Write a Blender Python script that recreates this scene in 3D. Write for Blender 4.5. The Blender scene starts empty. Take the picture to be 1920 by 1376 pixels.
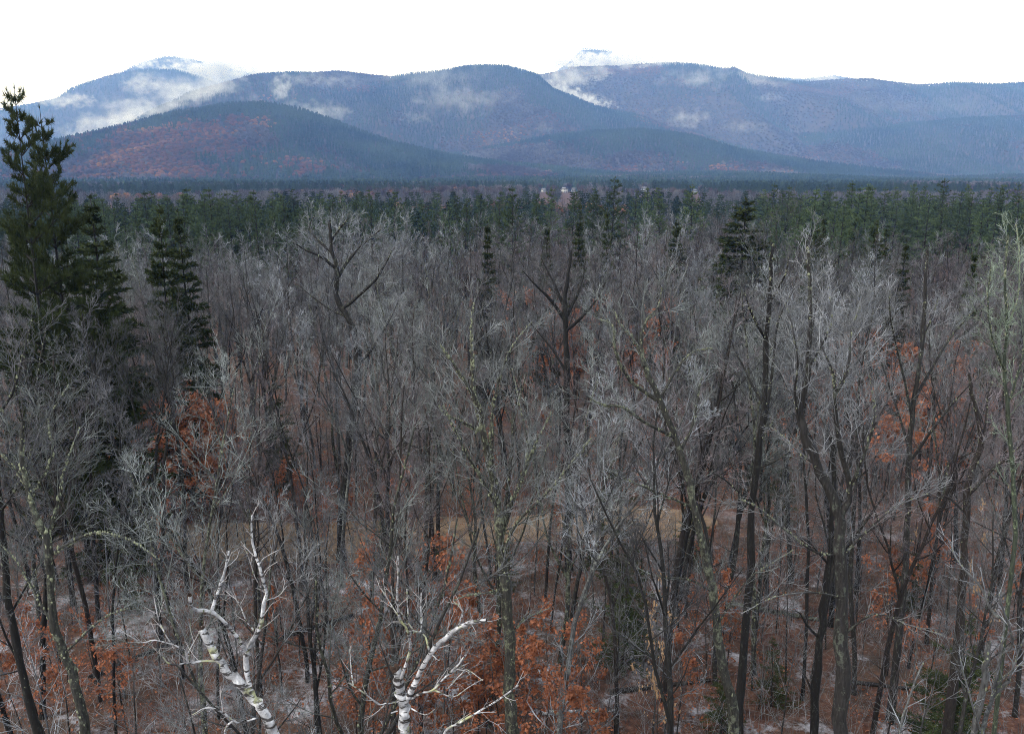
import bpy, math, random
import numpy as np
from mathutils import Vector

R = math.radians
SC = bpy.context.scene
COL = SC.collection

# ------------------------------------------------------------------ camera
CAM_H, F, PITCH = 21.0, 1600.0, R(13.4)      # F: focal length in photograph pixels (1920 wide)
cam_d = bpy.data.cameras.new('camera')
cam = bpy.data.objects.new('camera', cam_d)
COL.objects.link(cam)
cam.location = (0, 0, CAM_H)
cam.rotation_euler = (math.pi / 2 - PITCH, 0, 0)
cam_d.sensor_width = 36.0
cam_d.lens = 36.0 * F / 1920
cam_d.clip_start, cam_d.clip_end = 0.1, 60000
SC.camera = cam

# ------------------------------------------------------------------ sky, sun, exposure
SUN_EL, SUN_AZ = R(44), R(238)               # through thin cloud, behind the camera and to its left
w = bpy.data.worlds.new('World'); SC.world = w; w.use_nodes = True
nt = w.node_tree; nt.nodes.clear()
sky = nt.nodes.new('ShaderNodeTexSky'); sky.sky_type = 'NISHITA'; sky.sun_disc = False
sky.sun_elevation, sky.sun_rotation = SUN_EL, SUN_AZ
sky.air_density, sky.dust_density, sky.ozone_density = 1.0, 4.0, 1.0
bg1 = nt.nodes.new('ShaderNodeBackground'); bg1.inputs['Strength'].default_value = 0.06
nt.links.new(sky.outputs[0], bg1.inputs['Color'])
bg2 = nt.nodes.new('ShaderNodeBackground')   # the closed white overcast
bg2.inputs['Color'].default_value = (0.90, 0.955, 1.0, 1); bg2.inputs['Strength'].default_value = 1.45
add = nt.nodes.new('ShaderNodeAddShader'); out = nt.nodes.new('ShaderNodeOutputWorld')
nt.links.new(bg1.outputs[0], add.inputs[0]); nt.links.new(bg2.outputs[0], add.inputs[1])
nt.links.new(add.outputs[0], out.inputs['Surface'])
sl = bpy.data.lights.new('sun', 'SUN'); sl.energy = 2.8; sl.angle = R(5); sl.color = (1, 0.975, 0.94)
so = bpy.data.objects.new('sun', sl); COL.objects.link(so)
sdir = Vector((math.sin(SUN_AZ) * math.cos(SUN_EL), math.cos(SUN_AZ) * math.cos(SUN_EL), math.sin(SUN_EL)))
so.rotation_euler = sdir.to_track_quat('Z', 'Y').to_euler()
vs = SC.view_settings
vs.view_transform = 'Standard'; vs.look = 'None'; vs.gamma = 1; vs.exposure = 0.0; vs.use_curve_mapping = False
SC.cycles.use_denoising = True; SC.cycles.denoiser = 'OPENIMAGEDENOISE'; SC.cycles.denoising_input_passes = 'RGB_ALBEDO_NORMAL'; SC.cycles.denoising_prefilter = 'NONE'
SC.cycles.max_bounces = 4; SC.cycles.diffuse_bounces = 2; SC.cycles.glossy_bounces = 1
SC.cycles.volume_bounces = 1; SC.cycles.volume_max_steps = 96; SC.cycles.volume_step_rate = 1.0
SC.cycles.filter_width = 1.0

# ------------------------------------------------------------------ helpers
def at(u, v, Y):
    """The point at forward distance Y that the photograph shows at pixel (u, v)."""
    rx, dn = (u - 960) / F, (v - 688) / F
    dy = math.cos(PITCH) - dn * math.sin(PITCH)
    dz = -math.sin(PITCH) - dn * math.cos(PITCH)
    s = Y / dy
    return np.array((rx * s, Y, CAM_H + dz * s))

def _hash(ix, iy, seed):
    h = (ix.astype(np.int64) * 374761393 + iy.astype(np.int64) * 668265263 + seed * 974711) & 0x7fffffff
    h = ((h ^ (h >> 13)) * 1274126177) & 0x7fffffff
    return ((h ^ (h >> 16)) & 0xffff) / 65535.0

def vnoise(x, y, seed=0):
    x = np.asarray(x, float); y = np.asarray(y, float)
    ix, iy = np.floor(x), np.floor(y); fx, fy = x - ix, y - iy
    fx = fx * fx * (3 - 2 * fx); fy = fy * fy * (3 - 2 * fy)
    a, b = _hash(ix, iy, seed), _hash(ix + 1, iy, seed)
    c, d = _hash(ix, iy + 1, seed), _hash(ix + 1, iy + 1, seed)
    return (a * (1 - fx) + b * fx) * (1 - fy) + (c * (1 - fx) + d * fx) * fy

def fbm(x, y, seed=0, o=4):
    s, a, t = 0, 1.0, 0
    for i in range(o):
        s = s + a * vnoise(x * 2 ** i, y * 2 ** i, seed + i); t += a; a *= .5
    return s / t

PROF_Y = [-80, 0, 20, 60, 130, 200, 300, 500, 1000, 2000, 3200, 20000]
PROF_Z = [0.5, 0, -.2, -2.2, -6.5, -9.5, -12.5, -16, -23, -30, -34, -40]
def gz(x, y):
    x = np.asarray(x, float); y = np.asarray(y, float)
    z = np.interp(y, PROF_Y, PROF_Z)
    return z + (fbm(x / 23., y / 23., 5, 2) - .5) * 1.1 * np.clip(y / 30, .2, 1) + (fbm(x / 160., y / 160., 9, 2) - .5) * np.clip(y / 60, 0, 5) + (fbm(x / 620., y / 620., 15, 2) - .45) * 34 * np.clip((y - 1500) / 1200, 0, 1)

def mesh_np(name, V, faces, mats, attrs=None, smooth=True, mi=None):
    """faces: list of int arrays, each (n, k)."""
    me = bpy.data.meshes.new(name)
    V = np.asarray(V, np.float32)
    me.vertices.add(len(V)); me.vertices.foreach_set('co', V.ravel())
    faces = [f for f in faces if len(f)]
    idx = np.concatenate([f.ravel() for f in faces]).astype(np.int32)
    tot = np.concatenate([np.full(len(f), f.shape[1], np.int32) for f in faces])
    st = np.concatenate([[0], np.cumsum(tot)[:-1]]).astype(np.int32)
    me.loops.add(len(idx)); me.loops.foreach_set('vertex_index', idx)
    me.polygons.add(len(tot)); me.polygons.foreach_set('loop_start', st); me.polygons.foreach_set('loop_total', tot)
    if smooth: me.polygons.foreach_set('use_smooth', np.ones(len(tot), bool))
    for m in (mats if isinstance(mats, (list, tuple)) else [mats]): me.materials.append(m)
    if mi is not None: me.polygons.foreach_set('material_index', np.asarray(mi, np.int32))
    for k, a in (attrs or {}).items():
        at_ = me.attributes.new(k, 'FLOAT', 'POINT'); at_.data.foreach_set('value', np.asarray(a, np.float32))
    me.update(calc_edges=True)
    return me

def link(name, data, parent=None, **props):
    o = bpy.data.objects.new(name, data); COL.objects.link(o)
    if parent is not None: o.parent = parent
    for k, v in props.items(): o[k] = v
    return o

USED = {}
def thing(name, label, cat, loc=(0, 0, 0), group=None):
    o = link(name, None); o.location = loc; o.empty_display_size = .3
    o['label'] = label; o['category'] = cat
    if group: o['group'] = group
    return o

# ------------------------------------------------------------------ materials
class NT:
    def __init__(s, name):
        s.m = bpy.data.materials.new(name); s.m.use_nodes = True
        s.t = s.m.node_tree; s.t.nodes.clear(); s.out = s.n('ShaderNodeOutputMaterial')
    def n(s, typ, **kw):
        x = s.t.nodes.new(typ)
        for k, v in kw.items(): setattr(x, k, v)
        return x
    def l(s, a, b): s.t.links.new(a, b)
    def noise(s, vec, scale, detail=3, rough=.55):
        x = s.n('ShaderNodeTexNoise'); x.inputs['Scale'].default_value = scale
        x.inputs['Detail'].default_value = detail; x.inputs['Roughness'].default_value = rough
        if vec is not None: s.l(vec, x.inputs['Vector'])
        return x.outputs[0]
    def ramp(s, fac, stops, interp='LINEAR'):
        x = s.n('ShaderNodeValToRGB'); x.color_ramp.interpolation = interp
        e = x.color_ramp.elements
        while len(e) < len(stops): e.new(.5)
        for q, (p, c) in zip(e, stops):
            q.position = p; q.color = (*c, 1) if len(c) == 3 else c
        s.l(fac, x.inputs[0]); return x.outputs[0]
    def mix(s, f, a, b, mode='MIX'):
        x = s.n('ShaderNodeMix', data_type='RGBA', blend_type=mode)
        for i, v in ((0, f), (6, a), (7, b)):
            if isinstance(v, (int, float)): x.inputs[i].default_value = v
            elif isinstance(v, tuple): x.inputs[i].default_value = (*v, 1)
            else: s.l(v, x.inputs[i])
        return x.outputs[2]
    def math(s, op, a, b=0.0, c=0.0, clamp=False):
        x = s.n('ShaderNodeMath', operation=op, use_clamp=clamp)
        for i, v in enumerate((a, b, c)):
            if isinstance(v, (int, float)): x.inputs[i].default_value = v
            else: s.l(v, x.inputs[i])
        return x.outputs[0]
    def pbsdf(s, col, rough=.85, spec=.2, bump=None, bstr=.3, bdist=.02, trans=0):
        p = s.n('ShaderNodeBsdfPrincipled')
        if isinstance(col, tuple): p.inputs['Base Color'].default_value = (*col, 1)
        else: s.l(col, p.inputs['Base Color'])
        p.inputs['Roughness'].default_value = rough; p.inputs['Specular IOR Level'].default_value = spec
        if bump is not None:
            b = s.n('ShaderNodeBump'); b.inputs['Strength'].default_value = bstr; b.inputs['Distance'].default_value = bdist
            s.l(bump, b.inputs['Height']); s.l(b.outputs[0], p.inputs['Normal'])
        if trans:
            t = s.n('ShaderNodeBsdfTranslucent'); mx = s.n('ShaderNodeMixShader'); mx.inputs[0].default_value = trans
            if isinstance(col, tuple): t.inputs[0].default_value = (*col, 1)
            else: s.l(col, t.inputs[0])
            s.l(p.outputs[0], mx.inputs[1]); s.l(t.outputs[0], mx.inputs[2]); s.l(mx.outputs[0], s.out.inputs[0])
        else: s.l(p.outputs[0], s.out.inputs[0])
        return s.m

def objco(N): return N.n('ShaderNodeTexCoord').outputs['Object']
def geopos(N): return N.n('ShaderNodeNewGeometry').outputs['Position']

def bark_mat(name, dark, mid, lichen, lich_amt, twig):
    N = NT(name); c = objco(N)
    mp = N.n('ShaderNodeMapping'); mp.inputs['Scale'].default_value = (6, 6, 1.2); N.l(c, mp.inputs[0])
    n1 = N.noise(mp.outputs[0], 4, 4)
    col = N.ramp(n1, [(.3, dark), (.7, mid)])
    oi = N.n('ShaderNodeObjectInfo')
    n2 = N.noise(c, 5.5, 5, .72)
    n3 = N.noise(c, .55, 2)
    thr = N.math('ADD', n2, N.math('MULTIPLY', N.math('SUBTRACT', n3, .5), .5))
    thr = N.math('ADD', thr, N.math('MULTIPLY', N.math('SUBTRACT', oi.outputs['Random'], .5), .16))
    m = N.ramp(thr, [(.66 - lich_amt, (0, 0, 0)), (.80 - lich_amt, (1, 1, 1))])
    lc = N.ramp(N.noise(c, 9, 3), [(.35, tuple(.62 * x for x in lichen)), (.65, lichen)])
    mp2 = N.n('ShaderNodeMapping'); mp2.inputs['Scale'].default_value = (1, 1, .45); N.l(c, mp2.inputs[0])
    sp = N.ramp(N.math('ADD', N.noise(mp2.outputs[0], 11, 5, .75), N.math('MULTIPLY', N.math('SUBTRACT', n3, .5), .35)), [(.56, (0, 0, 0)), (.64, (1, 1, 1))])
    col = N.mix(N.math('MULTIPLY', sp, .7), col, tuple(.62 * x for x in lichen))
    col = N.mix(m, col, lc)
    a = N.n('ShaderNodeAttribute', attribute_name='rad')
    f = N.ramp(a.outputs['Fac'], [(.006, (1, 1, 1)), (.022, (0, 0, 0))])
    tn = N.ramp(N.noise(c, 1.3, 4, .65), [(.34, tuple(.32 * x for x in twig)), (.54, tuple(.95 * x for x in twig)), (.70, tuple(2.3 * x for x in twig))])
    hv = N.n('ShaderNodeHueSaturation'); N.l(N.math('MULTIPLY_ADD', oi.outputs['Random'], .8, .55), hv.inputs['Value']); N.l(tn, hv.inputs['Color']); tn = hv.outputs[0]
    col = N.mix(f, col, tn)
    return N.pbsdf(col, .8, .25, n1, .6, .03)

M = {}
M['grey_bark'] = bark_mat('grey_bark', (.008, .007, .007), (.028, .026, .0255), (.13, .148, .118), .03, (.152, .158, .168))
M['dark_bark'] = bark_mat('dark_bark', (.004, .0037, .0037), (.013, .012, .0115), (.062, .068, .057), -.06, (.085, .086, .095))
M['lichen_bark'] = bark_mat('lichen_bark', (.009, .009, .008), (.042, .041, .036), (.165, .18, .13), .10, (.165, .183, .180))
M['crusted_bark'] = bark_mat('crusted_bark', (.009, .009, .008), (.040, .038, .032), (.21, .225, .15), .12, (.195, .21, .215))
M['lens_tint_bark'] = bark_mat('lens_tint_bark', (.010, .013, .009), (.045, .056, .040), (.20, .25, .15), .14, (.12, .148, .115))  # green of the lens tint put into the bark and twig colour
M['pale_bark'] = bark_mat('pale_bark', (.022, .022, .023), (.085, .086, .088), (.25, .27, .245), .06, (.25, .268, .295))
M['brown_bark'] = bark_mat('brown_bark', (.008, .006, .0055), (.024, .019, .0175), (.08, .088, .068), -.03, (.115, .100, .108))
M['oak_bark'] = bark_mat('oak_bark', (.004, .0037, .0037), (.017, .0155, .0155), (.15, .165, .13), -.05, (.20, .215, .235))

def birch_mat():
    N = NT('birch_bark'); c = objco(N)
    mp = N.n('ShaderNodeMapping'); mp.inputs['Scale'].default_value = (2.5, 2.5, 11); N.l(c, mp.inputs[0])
    n1 = N.noise(mp.outputs[0], 1.6, 4, .6)
    n2 = N.noise(c, 7, 4, .6)
    col = N.ramp(n2, [(.28, (.10, .10, .105)), (.5, (.30, .30, .315)), (.66, (.60, .60, .62))])
    col = N.mix(N.ramp(n1, [(.52, (0, 0, 0)), (.57, (1, 1, 1))]), col, (.03, .027, .027))
    n3 = N.noise(c, 2.6, 4, .6)
    col = N.mix(N.ramp(n3, [(.56, (0, 0, 0)), (.66, (1, 1, 1))]), col, (.34, .35, .19))
    a = N.n('ShaderNodeAttribute', attribute_name='rad')
    f = N.ramp(a.outputs['Fac'], [(.004, (1, 1, 1)), (.012, (0, 0, 0))])
    col = N.mix(f, col, (.30, .28, .28))
    return N.pbsdf(col, .6, .3, n2, .4, .01)
M['birch'] = birch_mat()

def flat(name, c0, c1, scale=2., rough=.85, trans=0., rnd=.35):
    N = NT(name); c = objco(N)
    n = N.noise(c, scale, 3)
    col = N.ramp(n, [(.3, c0), (.7, c1)])
    oi = N.n('ShaderNodeObjectInfo')
    k = N.math('MULTIPLY_ADD', oi.outputs['Random'], rnd, 1 - rnd / 2)
    hs = N.n('ShaderNodeHueSaturation'); N.l(col, hs.inputs['Color']); N.l(k, hs.inputs['Value'])
    return N.pbsdf(hs.outputs[0], rough, .15, trans=trans)
M['needles'] = flat('pine_needles', (.032, .054, .028), (.092, .128, .058), 1.2, trans=.15, rnd=.75)
M['needles_dark'] = flat('hemlock_needles', (.014, .024, .010), (.048, .060, .02), 1.5, trans=.12, rnd=.5)
M['beech_leaf'] = flat('beech_leaf', (.15, .055, .031), (.40, .16, .085), 6, .7, .3)
M['pale_leaf'] = flat('pale_leaf', (.33, .20, .11), (.45, .30, .18), 6, .7, .3)
M['lichen'] = flat('lichen_tuft', (.095, .105, .072), (.235, .25, .165), 14)
M['hollow'] = flat('rotten_wood', (.012, .009, .008), (.05, .03, .022), 9)
M['white_wall'] = flat('white_clapboard', (.5, .51, .52), (.6, .6, .6), 1)
M['roof'] = flat('roof_shingle', (.12, .12, .13), (.2, .2, .21), 1)
M['glass'] = flat('window_glass', (.02, .025, .03), (.05, .06, .07), 1, .1)
M['door'] = flat('door_paint', (.10, .04, .03), (.14, .06, .05), 1)

def far_mat(name, ramp):
    N = NT(name)
    a = N.n('ShaderNodeAttribute', attribute_name='tint', attribute_type='INSTANCER')
    col = N.ramp(a.outputs['Fac'], ramp)
    n = N.noise(objco(N), 1.1, 2)
    col = N.mix(.35, col, N.ramp(n, [(.3, (.4, .4, .4)), (.7, (1, 1, 1))]), 'MULTIPLY')
    return N.pbsdf(col, .9, .1)
M['far_conifer'] = far_mat('far_conifer', [(0, (.013, .026, .016)), (1, (.056, .084, .042))])
M['far_bare'] = far_mat('far_bare', [(0, (.045, .026, .026)), (.5, (.086, .067, .062)), (1, (.18, .168, .17))])
M['far_orange'] = far_mat('far_orange', [(0, (.066, .034, .025)), (.65, (.14, .060, .032)), (1, (.29, .145, .052))])

def ground_mat():
    N = NT('forest_floor'); p = geopos(N)
    n1 = N.noise(p, 2.6, 5, .7); n2 = N.noise(p, .22, 3); n0 = N.noise(p, 9, 3, .7)
    col = N.ramp(n1, [(.28, (.022, .012, .010)), (.44, (.075, .035, .025)), (.58, (.122, .062, .045)), (.75, (.225, .135, .098))])
    col = N.mix(N.ramp(N.noise(p, .6, 5, .7), [(.42, (0, 0, 0)), (.6, (.8, .8, .8))]), col, (.042, .031, .026))
    col = N.mix(N.ramp(n2, [(.45, (0, 0, 0)), (.7, (.6, .6, .6))]), col, (.07, .05, .036))
    # thin snow lying in patches
    s1 = N.noise(p, .42, 4, .62)
    s2 = N.noise(p, 6, 4, .7)
    sm = N.ramp(N.math('MULTIPLY_ADD', s2, .35, s1), [(.72, (0, 0, 0)), (.88, (1, 1, 1))])
    sep = N.n('ShaderNodeSeparateXYZ'); N.l(p, sep.inputs[0])
    nearm = N.ramp(N.math('DIVIDE', sep.outputs['Y'], 80), [(.0, (.85, .85, .85)), (.52, (.8, .8, .8)), (.72, (0, 0, 0))])
    col = N.mix(N.math('MULTIPLY', sm, nearm), col, (.42, .43, .48))
    return N.pbsdf(col, .9, .1, n0, .8, .05)
M['ground'] = ground_mat()

def hill_mat():
    N = NT('hill_floor'); p = geopos(N)
    n1 = N.noise(p, .012, 5, .65)
    col = N.ramp(n1, [(.3, (.025, .024, .02)), (.5, (.05, .04, .036)), (.7, (.08, .058, .05))])
    return N.pbsdf(col, .95, .05)
M['hill'] = hill_mat()
def track_mat():
    N = NT('track_grass'); p = geopos(N)
    n1 = N.noise(p, 1.2, 5, .7); n2 = N.noise(p, 8, 3, .7)
    col = N.ramp(n1, [(.3, (.10, .066, .042)), (.55, (.20, .138, .092)), (.75, (.27, .20, .14))])
    return N.pbsdf(col, .95, .05, n2, .6, .04)
M['track'] = track_mat()
def field_mat():
    N = NT('field_grass'); n1 = N.noise(geopos(N), .05, 4)
    return N.pbsdf(N.ramp(n1, [(.3, (.16, .15, .10)), (.7, (.30, .27, .19))]), .95, .05)
M['field'] = field_mat()

# ------------------------------------------------------------------ ground and hills
def sheet(name, ys, wfun, nx, zf, mat, parent=None):
    s = np.linspace(-1, 1, nx)
    Y, S = np.meshgrid(ys, s, indexing='ij'); X = S * wfun(Y)
    V = np.stack([X, Y, zf(X, Y)], -1).reshape(-1, 3)
    ny = len(ys); i = np.arange(ny - 1)[:, None] * nx + np.arange(nx - 1)[None]
    Fq = np.stack([i, i + 1, i + nx + 1, i + nx], -1).reshape(-1, 4)
    return mesh_np(name, V, [Fq], mat)

ys = np.concatenate([np.linspace(-60, 0, 20)[:-1], np.linspace(0, 140, 220)[:-1], np.geomspace(140, 3000, 90)[:-1], np.geomspace(3000, 13000, 20)])
link('ground', sheet('ground', ys, lambda y: 70 + 1.15 * np.maximum(y, 0), 240, gz, M['ground']), kind='structure')

def track_y(x): return 50.5 + .04 * x + 1.1 * np.sin(x / 7.)
tx = np.linspace(-26, 13.5, 200); tt = np.linspace(-1, 1, 12)
TX, TT = np.meshgrid(tx, tt, indexing='ij')
TY = track_y(TX) + TT * (2.4 + 1.2 * fbm(TX / 5, TT * 0 + 3, 41, 2)) * np.clip((TX + 26) / 9, 0, 1) ** .6 * np.clip((13.5 - TX) / 4, 0, 1) ** .5
TV = np.stack([TX, TY, gz(TX, TY) + .07 - .05 * np.abs(TT)], -1).reshape(-1, 3)
i = np.arange(199)[:, None] * 12 + np.arange(11)[None]
link('path', mesh_np('path', TV, [np.stack([i, i + 12, i + 13, i + 1], -1).reshape(-1, 4)], M['track']), kind='structure')

HILLS = {}
def hill(key, name, D, crest, wf, wb, seed, rough=.10, step=55, power=1.0, lower=0):
    us = np.array([c[0] for c in crest], float)
    pts = np.array([at(c[0], c[1], D) for c in crest])
    xs, zs = pts[:, 0], pts[:, 2] - lower
    x0, x1 = xs[0] - .35 * D * 0 - 900, xs[-1] + 900
    base = -70.
    def zf(X, Y):
        c = np.interp(X, np.concatenate([[xs[0] - 900], xs, [xs[-1] + 900]]),
                      np.concatenate([[base if us[0] > 0 else zs[0] * .8], zs, [base if us[-1] < 1920 else zs[-1]]]))
        c = c + (fbm(X / 190., X * 0, seed + 3, 3) - .5) * 12 * np.clip((c - base) / 200, 0, 1)
        t = np.where(Y < D, 1 + (Y - D) / wf, 1 - (Y - D) / wb).clip(0, 1)
        # spurs and gullies that run down the slope
        warp = (fbm(X / 900., Y / 1500., seed, 3) - .5) * 2
        sp = np.abs(fbm((X + 500 * warp) / 620., Y / 2600., seed + 7, 3) - .5) * 2
        f = (t * t * (3 - 2 * t)) ** power
        z = base + (c - base) * f
        z = z + (c - base) * (1 - t) * t * 4 * rough * (warp - 1.6 * sp + .3) * np.where(Y < D, 1, .2)
        return z
    nx = int((x1 - x0) / step); yy = np.concatenate([np.linspace(D - wf, D, int(wf / step)), np.linspace(D, D + wb, 12)[1:]])
    X, Y = np.meshgrid(np.linspace(x0, x1, nx), yy, indexing='ij')
    V = np.stack([X, Y, zf(X, Y)], -1).reshape(-1, 3); ny = len(yy)
    i = np.arange(nx - 1)[:, None] * ny + np.arange(ny - 1)[None]
    me = mesh_np(name, V, [np.stack([i, i + ny, i + ny + 1, i + 1], -1).reshape(-1, 4)], M['hill'])
    link(name, me, kind='structure')
    HILLS[key] = dict(D=D, wf=wf, x0=x0, x1=x1, zf=zf, base=base)

hill('near', 'near_hill', 3000, [(-250, 285), (0, 284), (140, 268), (250, 238), (350, 209), (440, 194), (500, 193), (560, 203), (640, 232), (740, 268), (850, 292), (960, 306)], 1500, 900, 11, .10, 40, lower=12)
hill('knoll', 'foothill', 3700, [(760, 300), (880, 285), (1000, 262), (1100, 246), (1200, 242), (1290, 254), (1380, 280), (1500, 300)], 1100, 700, 23, .10, 45, lower=12)
hill('mid', 'middle_mountain', 5200, [(250, 265), (380, 205), (430, 172), (500, 143), (640, 134), (740, 142), (800, 134), (870, 125), (950, 127), (1005, 142), (1035, 168), (1100, 196), (1200, 220), (1300, 248), (1400, 285)], 2300, 1200, 31, .16, 60, lower=14)
hill('rfoot', 'right_foothill', 5200, [(1330, 290), (1420, 262), (1560, 240), (1700, 232), (1800, 222), (1920, 216), (2300, 210)], 1900, 1000, 77, .14, 60, lower=14)
hill('right', 'right_mountain', 6600, [(860, 170), (1000, 140), (1080, 129), (1150, 123), (1250, 121), (1300, 124), (1400, 142), (1480, 153), (1560, 150), (1620, 148), (1700, 158), (1770, 158), (1830, 163), (1920, 157), (2300, 150)], 2900, 1500, 43, .16, 80, lower=16)
hill('left', 'left_mountain', 8000, [(-350, 230), (0, 222), (80, 203), (150, 182), (220, 157), (260, 138), (290, 130), (340, 133), (400, 152), (480, 180), (600, 220)], 3000, 1500, 57, .12, 90, lower=16)
hill('peak', 'far_summit', 11000, [(150, 210), (230, 150), (280, 119), (320, 106), (365, 112), (430, 128), (520, 150), (700, 190)], 2500, 1200, 63, .06, 120, lower=8)
hill('horn', 'far_horn', 11500, [(1020, 150), (1070, 114), (1092, 91), (1118, 94), (1142, 96), (1165, 114), (1220, 140), (1500, 150), (1560, 142), (1600, 150), (1700, 190)], 2200, 1000, 67, .06, 120, lower=6)

# ------------------------------------------------------------------ tubes: polylines -> one mesh
def tubes(polys, sides_of):
    """polys: list of (pts (n,3), radii (n,)). Returns verts, quads, radius attribute."""
    groups = {}
    for p, r in polys:
        groups.setdefault((len(p), sides_of(r[0])), []).append((p, r))
    Vs, Fs, Rs, base = [], [], [], 0
    for (n, k), lst in groups.items():
        P = np.array([a for a, _ in lst], float); Rr = np.array([b for _, b in lst], float); m = len(lst)
        T = np.empty_like(P); T[:, 1:-1] = P[:, 2:] - P[:, :-2]; T[:, 0] = P[:, 1] - P[:, 0]; T[:, -1] = P[:, -1] - P[:, -2]
        T /= np.linalg.norm(T, axis=2, keepdims=True) + 1e-9
        ax = P[:, -1] - P[:, 0]; ref = np.zeros((m, 3)); ref[np.arange(m), np.argmin(np.abs(ax), 1)] = 1
        U = np.cross(T, ref[:, None]); U /= np.linalg.norm(U, axis=2, keepdims=True) + 1e-9
        W = np.cross(T, U)
        a = np.arange(k) * 2 * math.pi / k
        ring = U[:, :, None] * np.cos(a)[None, None, :, None] + W[:, :, None] * np.sin(a)[None, None, :, None]
        V = P[:, :, None] + ring * Rr[:, :, None, None]
        Vs.append(V.reshape(-1, 3)); Rs.append(np.repeat(Rr.reshape(-1), k))
        b = base + np.arange(m)[:, None, None] * n * k
        i = np.arange(n - 1)[None, :, None] * k; j = np.arange(k)[None, None]; j2 = (j + 1) % k
        Q = np.stack([b + i + j, b + i + j2, b + i + k + j2, b + i + k + j], -1).reshape(-1, 4)
        Fs.append(Q); base += m * n * k
    return np.concatenate(Vs), np.concatenate(Fs), np.concatenate(Rs)

def tube_mesh(name, polys, mat, big=7):
    def sides(r): return big + 2 if r > .12 else big if r > .05 else 4 if r > .015 else 3
    V, Q, Rr = tubes(polys, sides)
    return mesh_np(name, V, [Q], mat, {'rad': Rr})

def unit(v):
    l = math.sqrt(v[0] ** 2 + v[1] ** 2 + v[2] ** 2) or 1e-9
    return (v[0] / l, v[1] / l, v[2] / l)

def walk(rg, p, d, L, n, wig, up):
    pts = [p]; s = L / n
    for _ in range(n):
        d = unit((d[0] + rg.gauss(0, wig), d[1] + rg.gauss(0, wig), d[2] + rg.gauss(0, wig) + up))
        p = (p[0] + d[0] * s, p[1] + d[1] * s, p[2] + d[2] * s); pts.append(p)
    return pts

def split_dir(rg, d, ang, az=None):
    """A direction at ang radians from d."""
    r = (0, 0, 1) if abs(d[2]) < .9 else (1, 0, 0)
    u = unit((d[1] * r[2] - d[2] * r[1], d[2] * r[0] - d[0] * r[2], d[0] * r[1] - d[1] * r[0]))
    v = (d[1] * u[2] - d[2] * u[1], d[2] * u[0] - d[0] * u[2], d[0] * u[1] - d[1] * u[0])
    a = rg.random() * 6.2832 if az is None else az
    ca, sa, c, s = math.cos(a), math.sin(a), math.cos(ang), math.sin(ang)
    return unit(tuple(d[i] * c + (u[i] * ca + v[i] * sa) * s for i in range(3)))

def on_path(pts, t):
    x = t * (len(pts) - 1); i = min(int(x), len(pts) - 2); f = x - i
    a, b = pts[i], pts[i + 1]
    return tuple(a[k] + (b[k] - a[k]) * f for k in range(3)), unit(tuple(b[k] - a[k] for k in range(3)))

TW = .0044
def sprout(rg, out, pts, r0, r1, L, lvl, cfg, t0=.2):
    """Side branches along a path, then theirs, down to the twigs."""
    n_child, ratio, ang, wig, up, maxl = cfg['n'][lvl], cfg['ratio'][lvl], cfg['ang'][lvl], cfg['wig'], cfg['up'][lvl], cfg['max']
    n_child = max(1, int(n_child * rg.uniform(.75, 1.25)))
    az = rg.random() * 6.28
    for k in range(n_child):
        t = t0 + (1 - t0) * (k + rg.random()) / n_child
        p, d = on_path(pts, min(t, .999)); az += 2.4 + rg.gauss(0, .5)
        rp = r0 + (r1 - r0) * t
        l = L * ratio * rg.uniform(.55, 1.2) * (1.15 - .6 * t)
        nd = split_dir(rg, d, ang * rg.uniform(.65, 1.35), az)
        nseg = (7, 5, 4, 3, 2, 2)[min(lvl + 1, 5)]
        q = walk(rg, p, nd, l, nseg, wig * (1 + .3 * lvl), up)
        ra = max(TW, rp * rg.uniform(.45, .7)); rb = max(TW * .7, ra * .35)
        if lvl + 1 >= maxl: ra, rb = TW, TW * .5
        out.append((lvl + 1, q, ra, rb))
        if lvl + 1 < maxl: sprout(rg, out, q, ra, rb, l, lvl + 1, cfg)

CFG = dict(n=[12, 8, 6, 5, 0], ratio=[.36, .52, .56, .60], ang=[R(44), R(38), R(36), R(34)], wig=.065, up=[.10, .08, .05, .03], max=4)

def poly(pts, ra, rb):
    pts = np.array(pts, float); return pts, np.linspace(ra, rb, len(pts))

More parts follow.
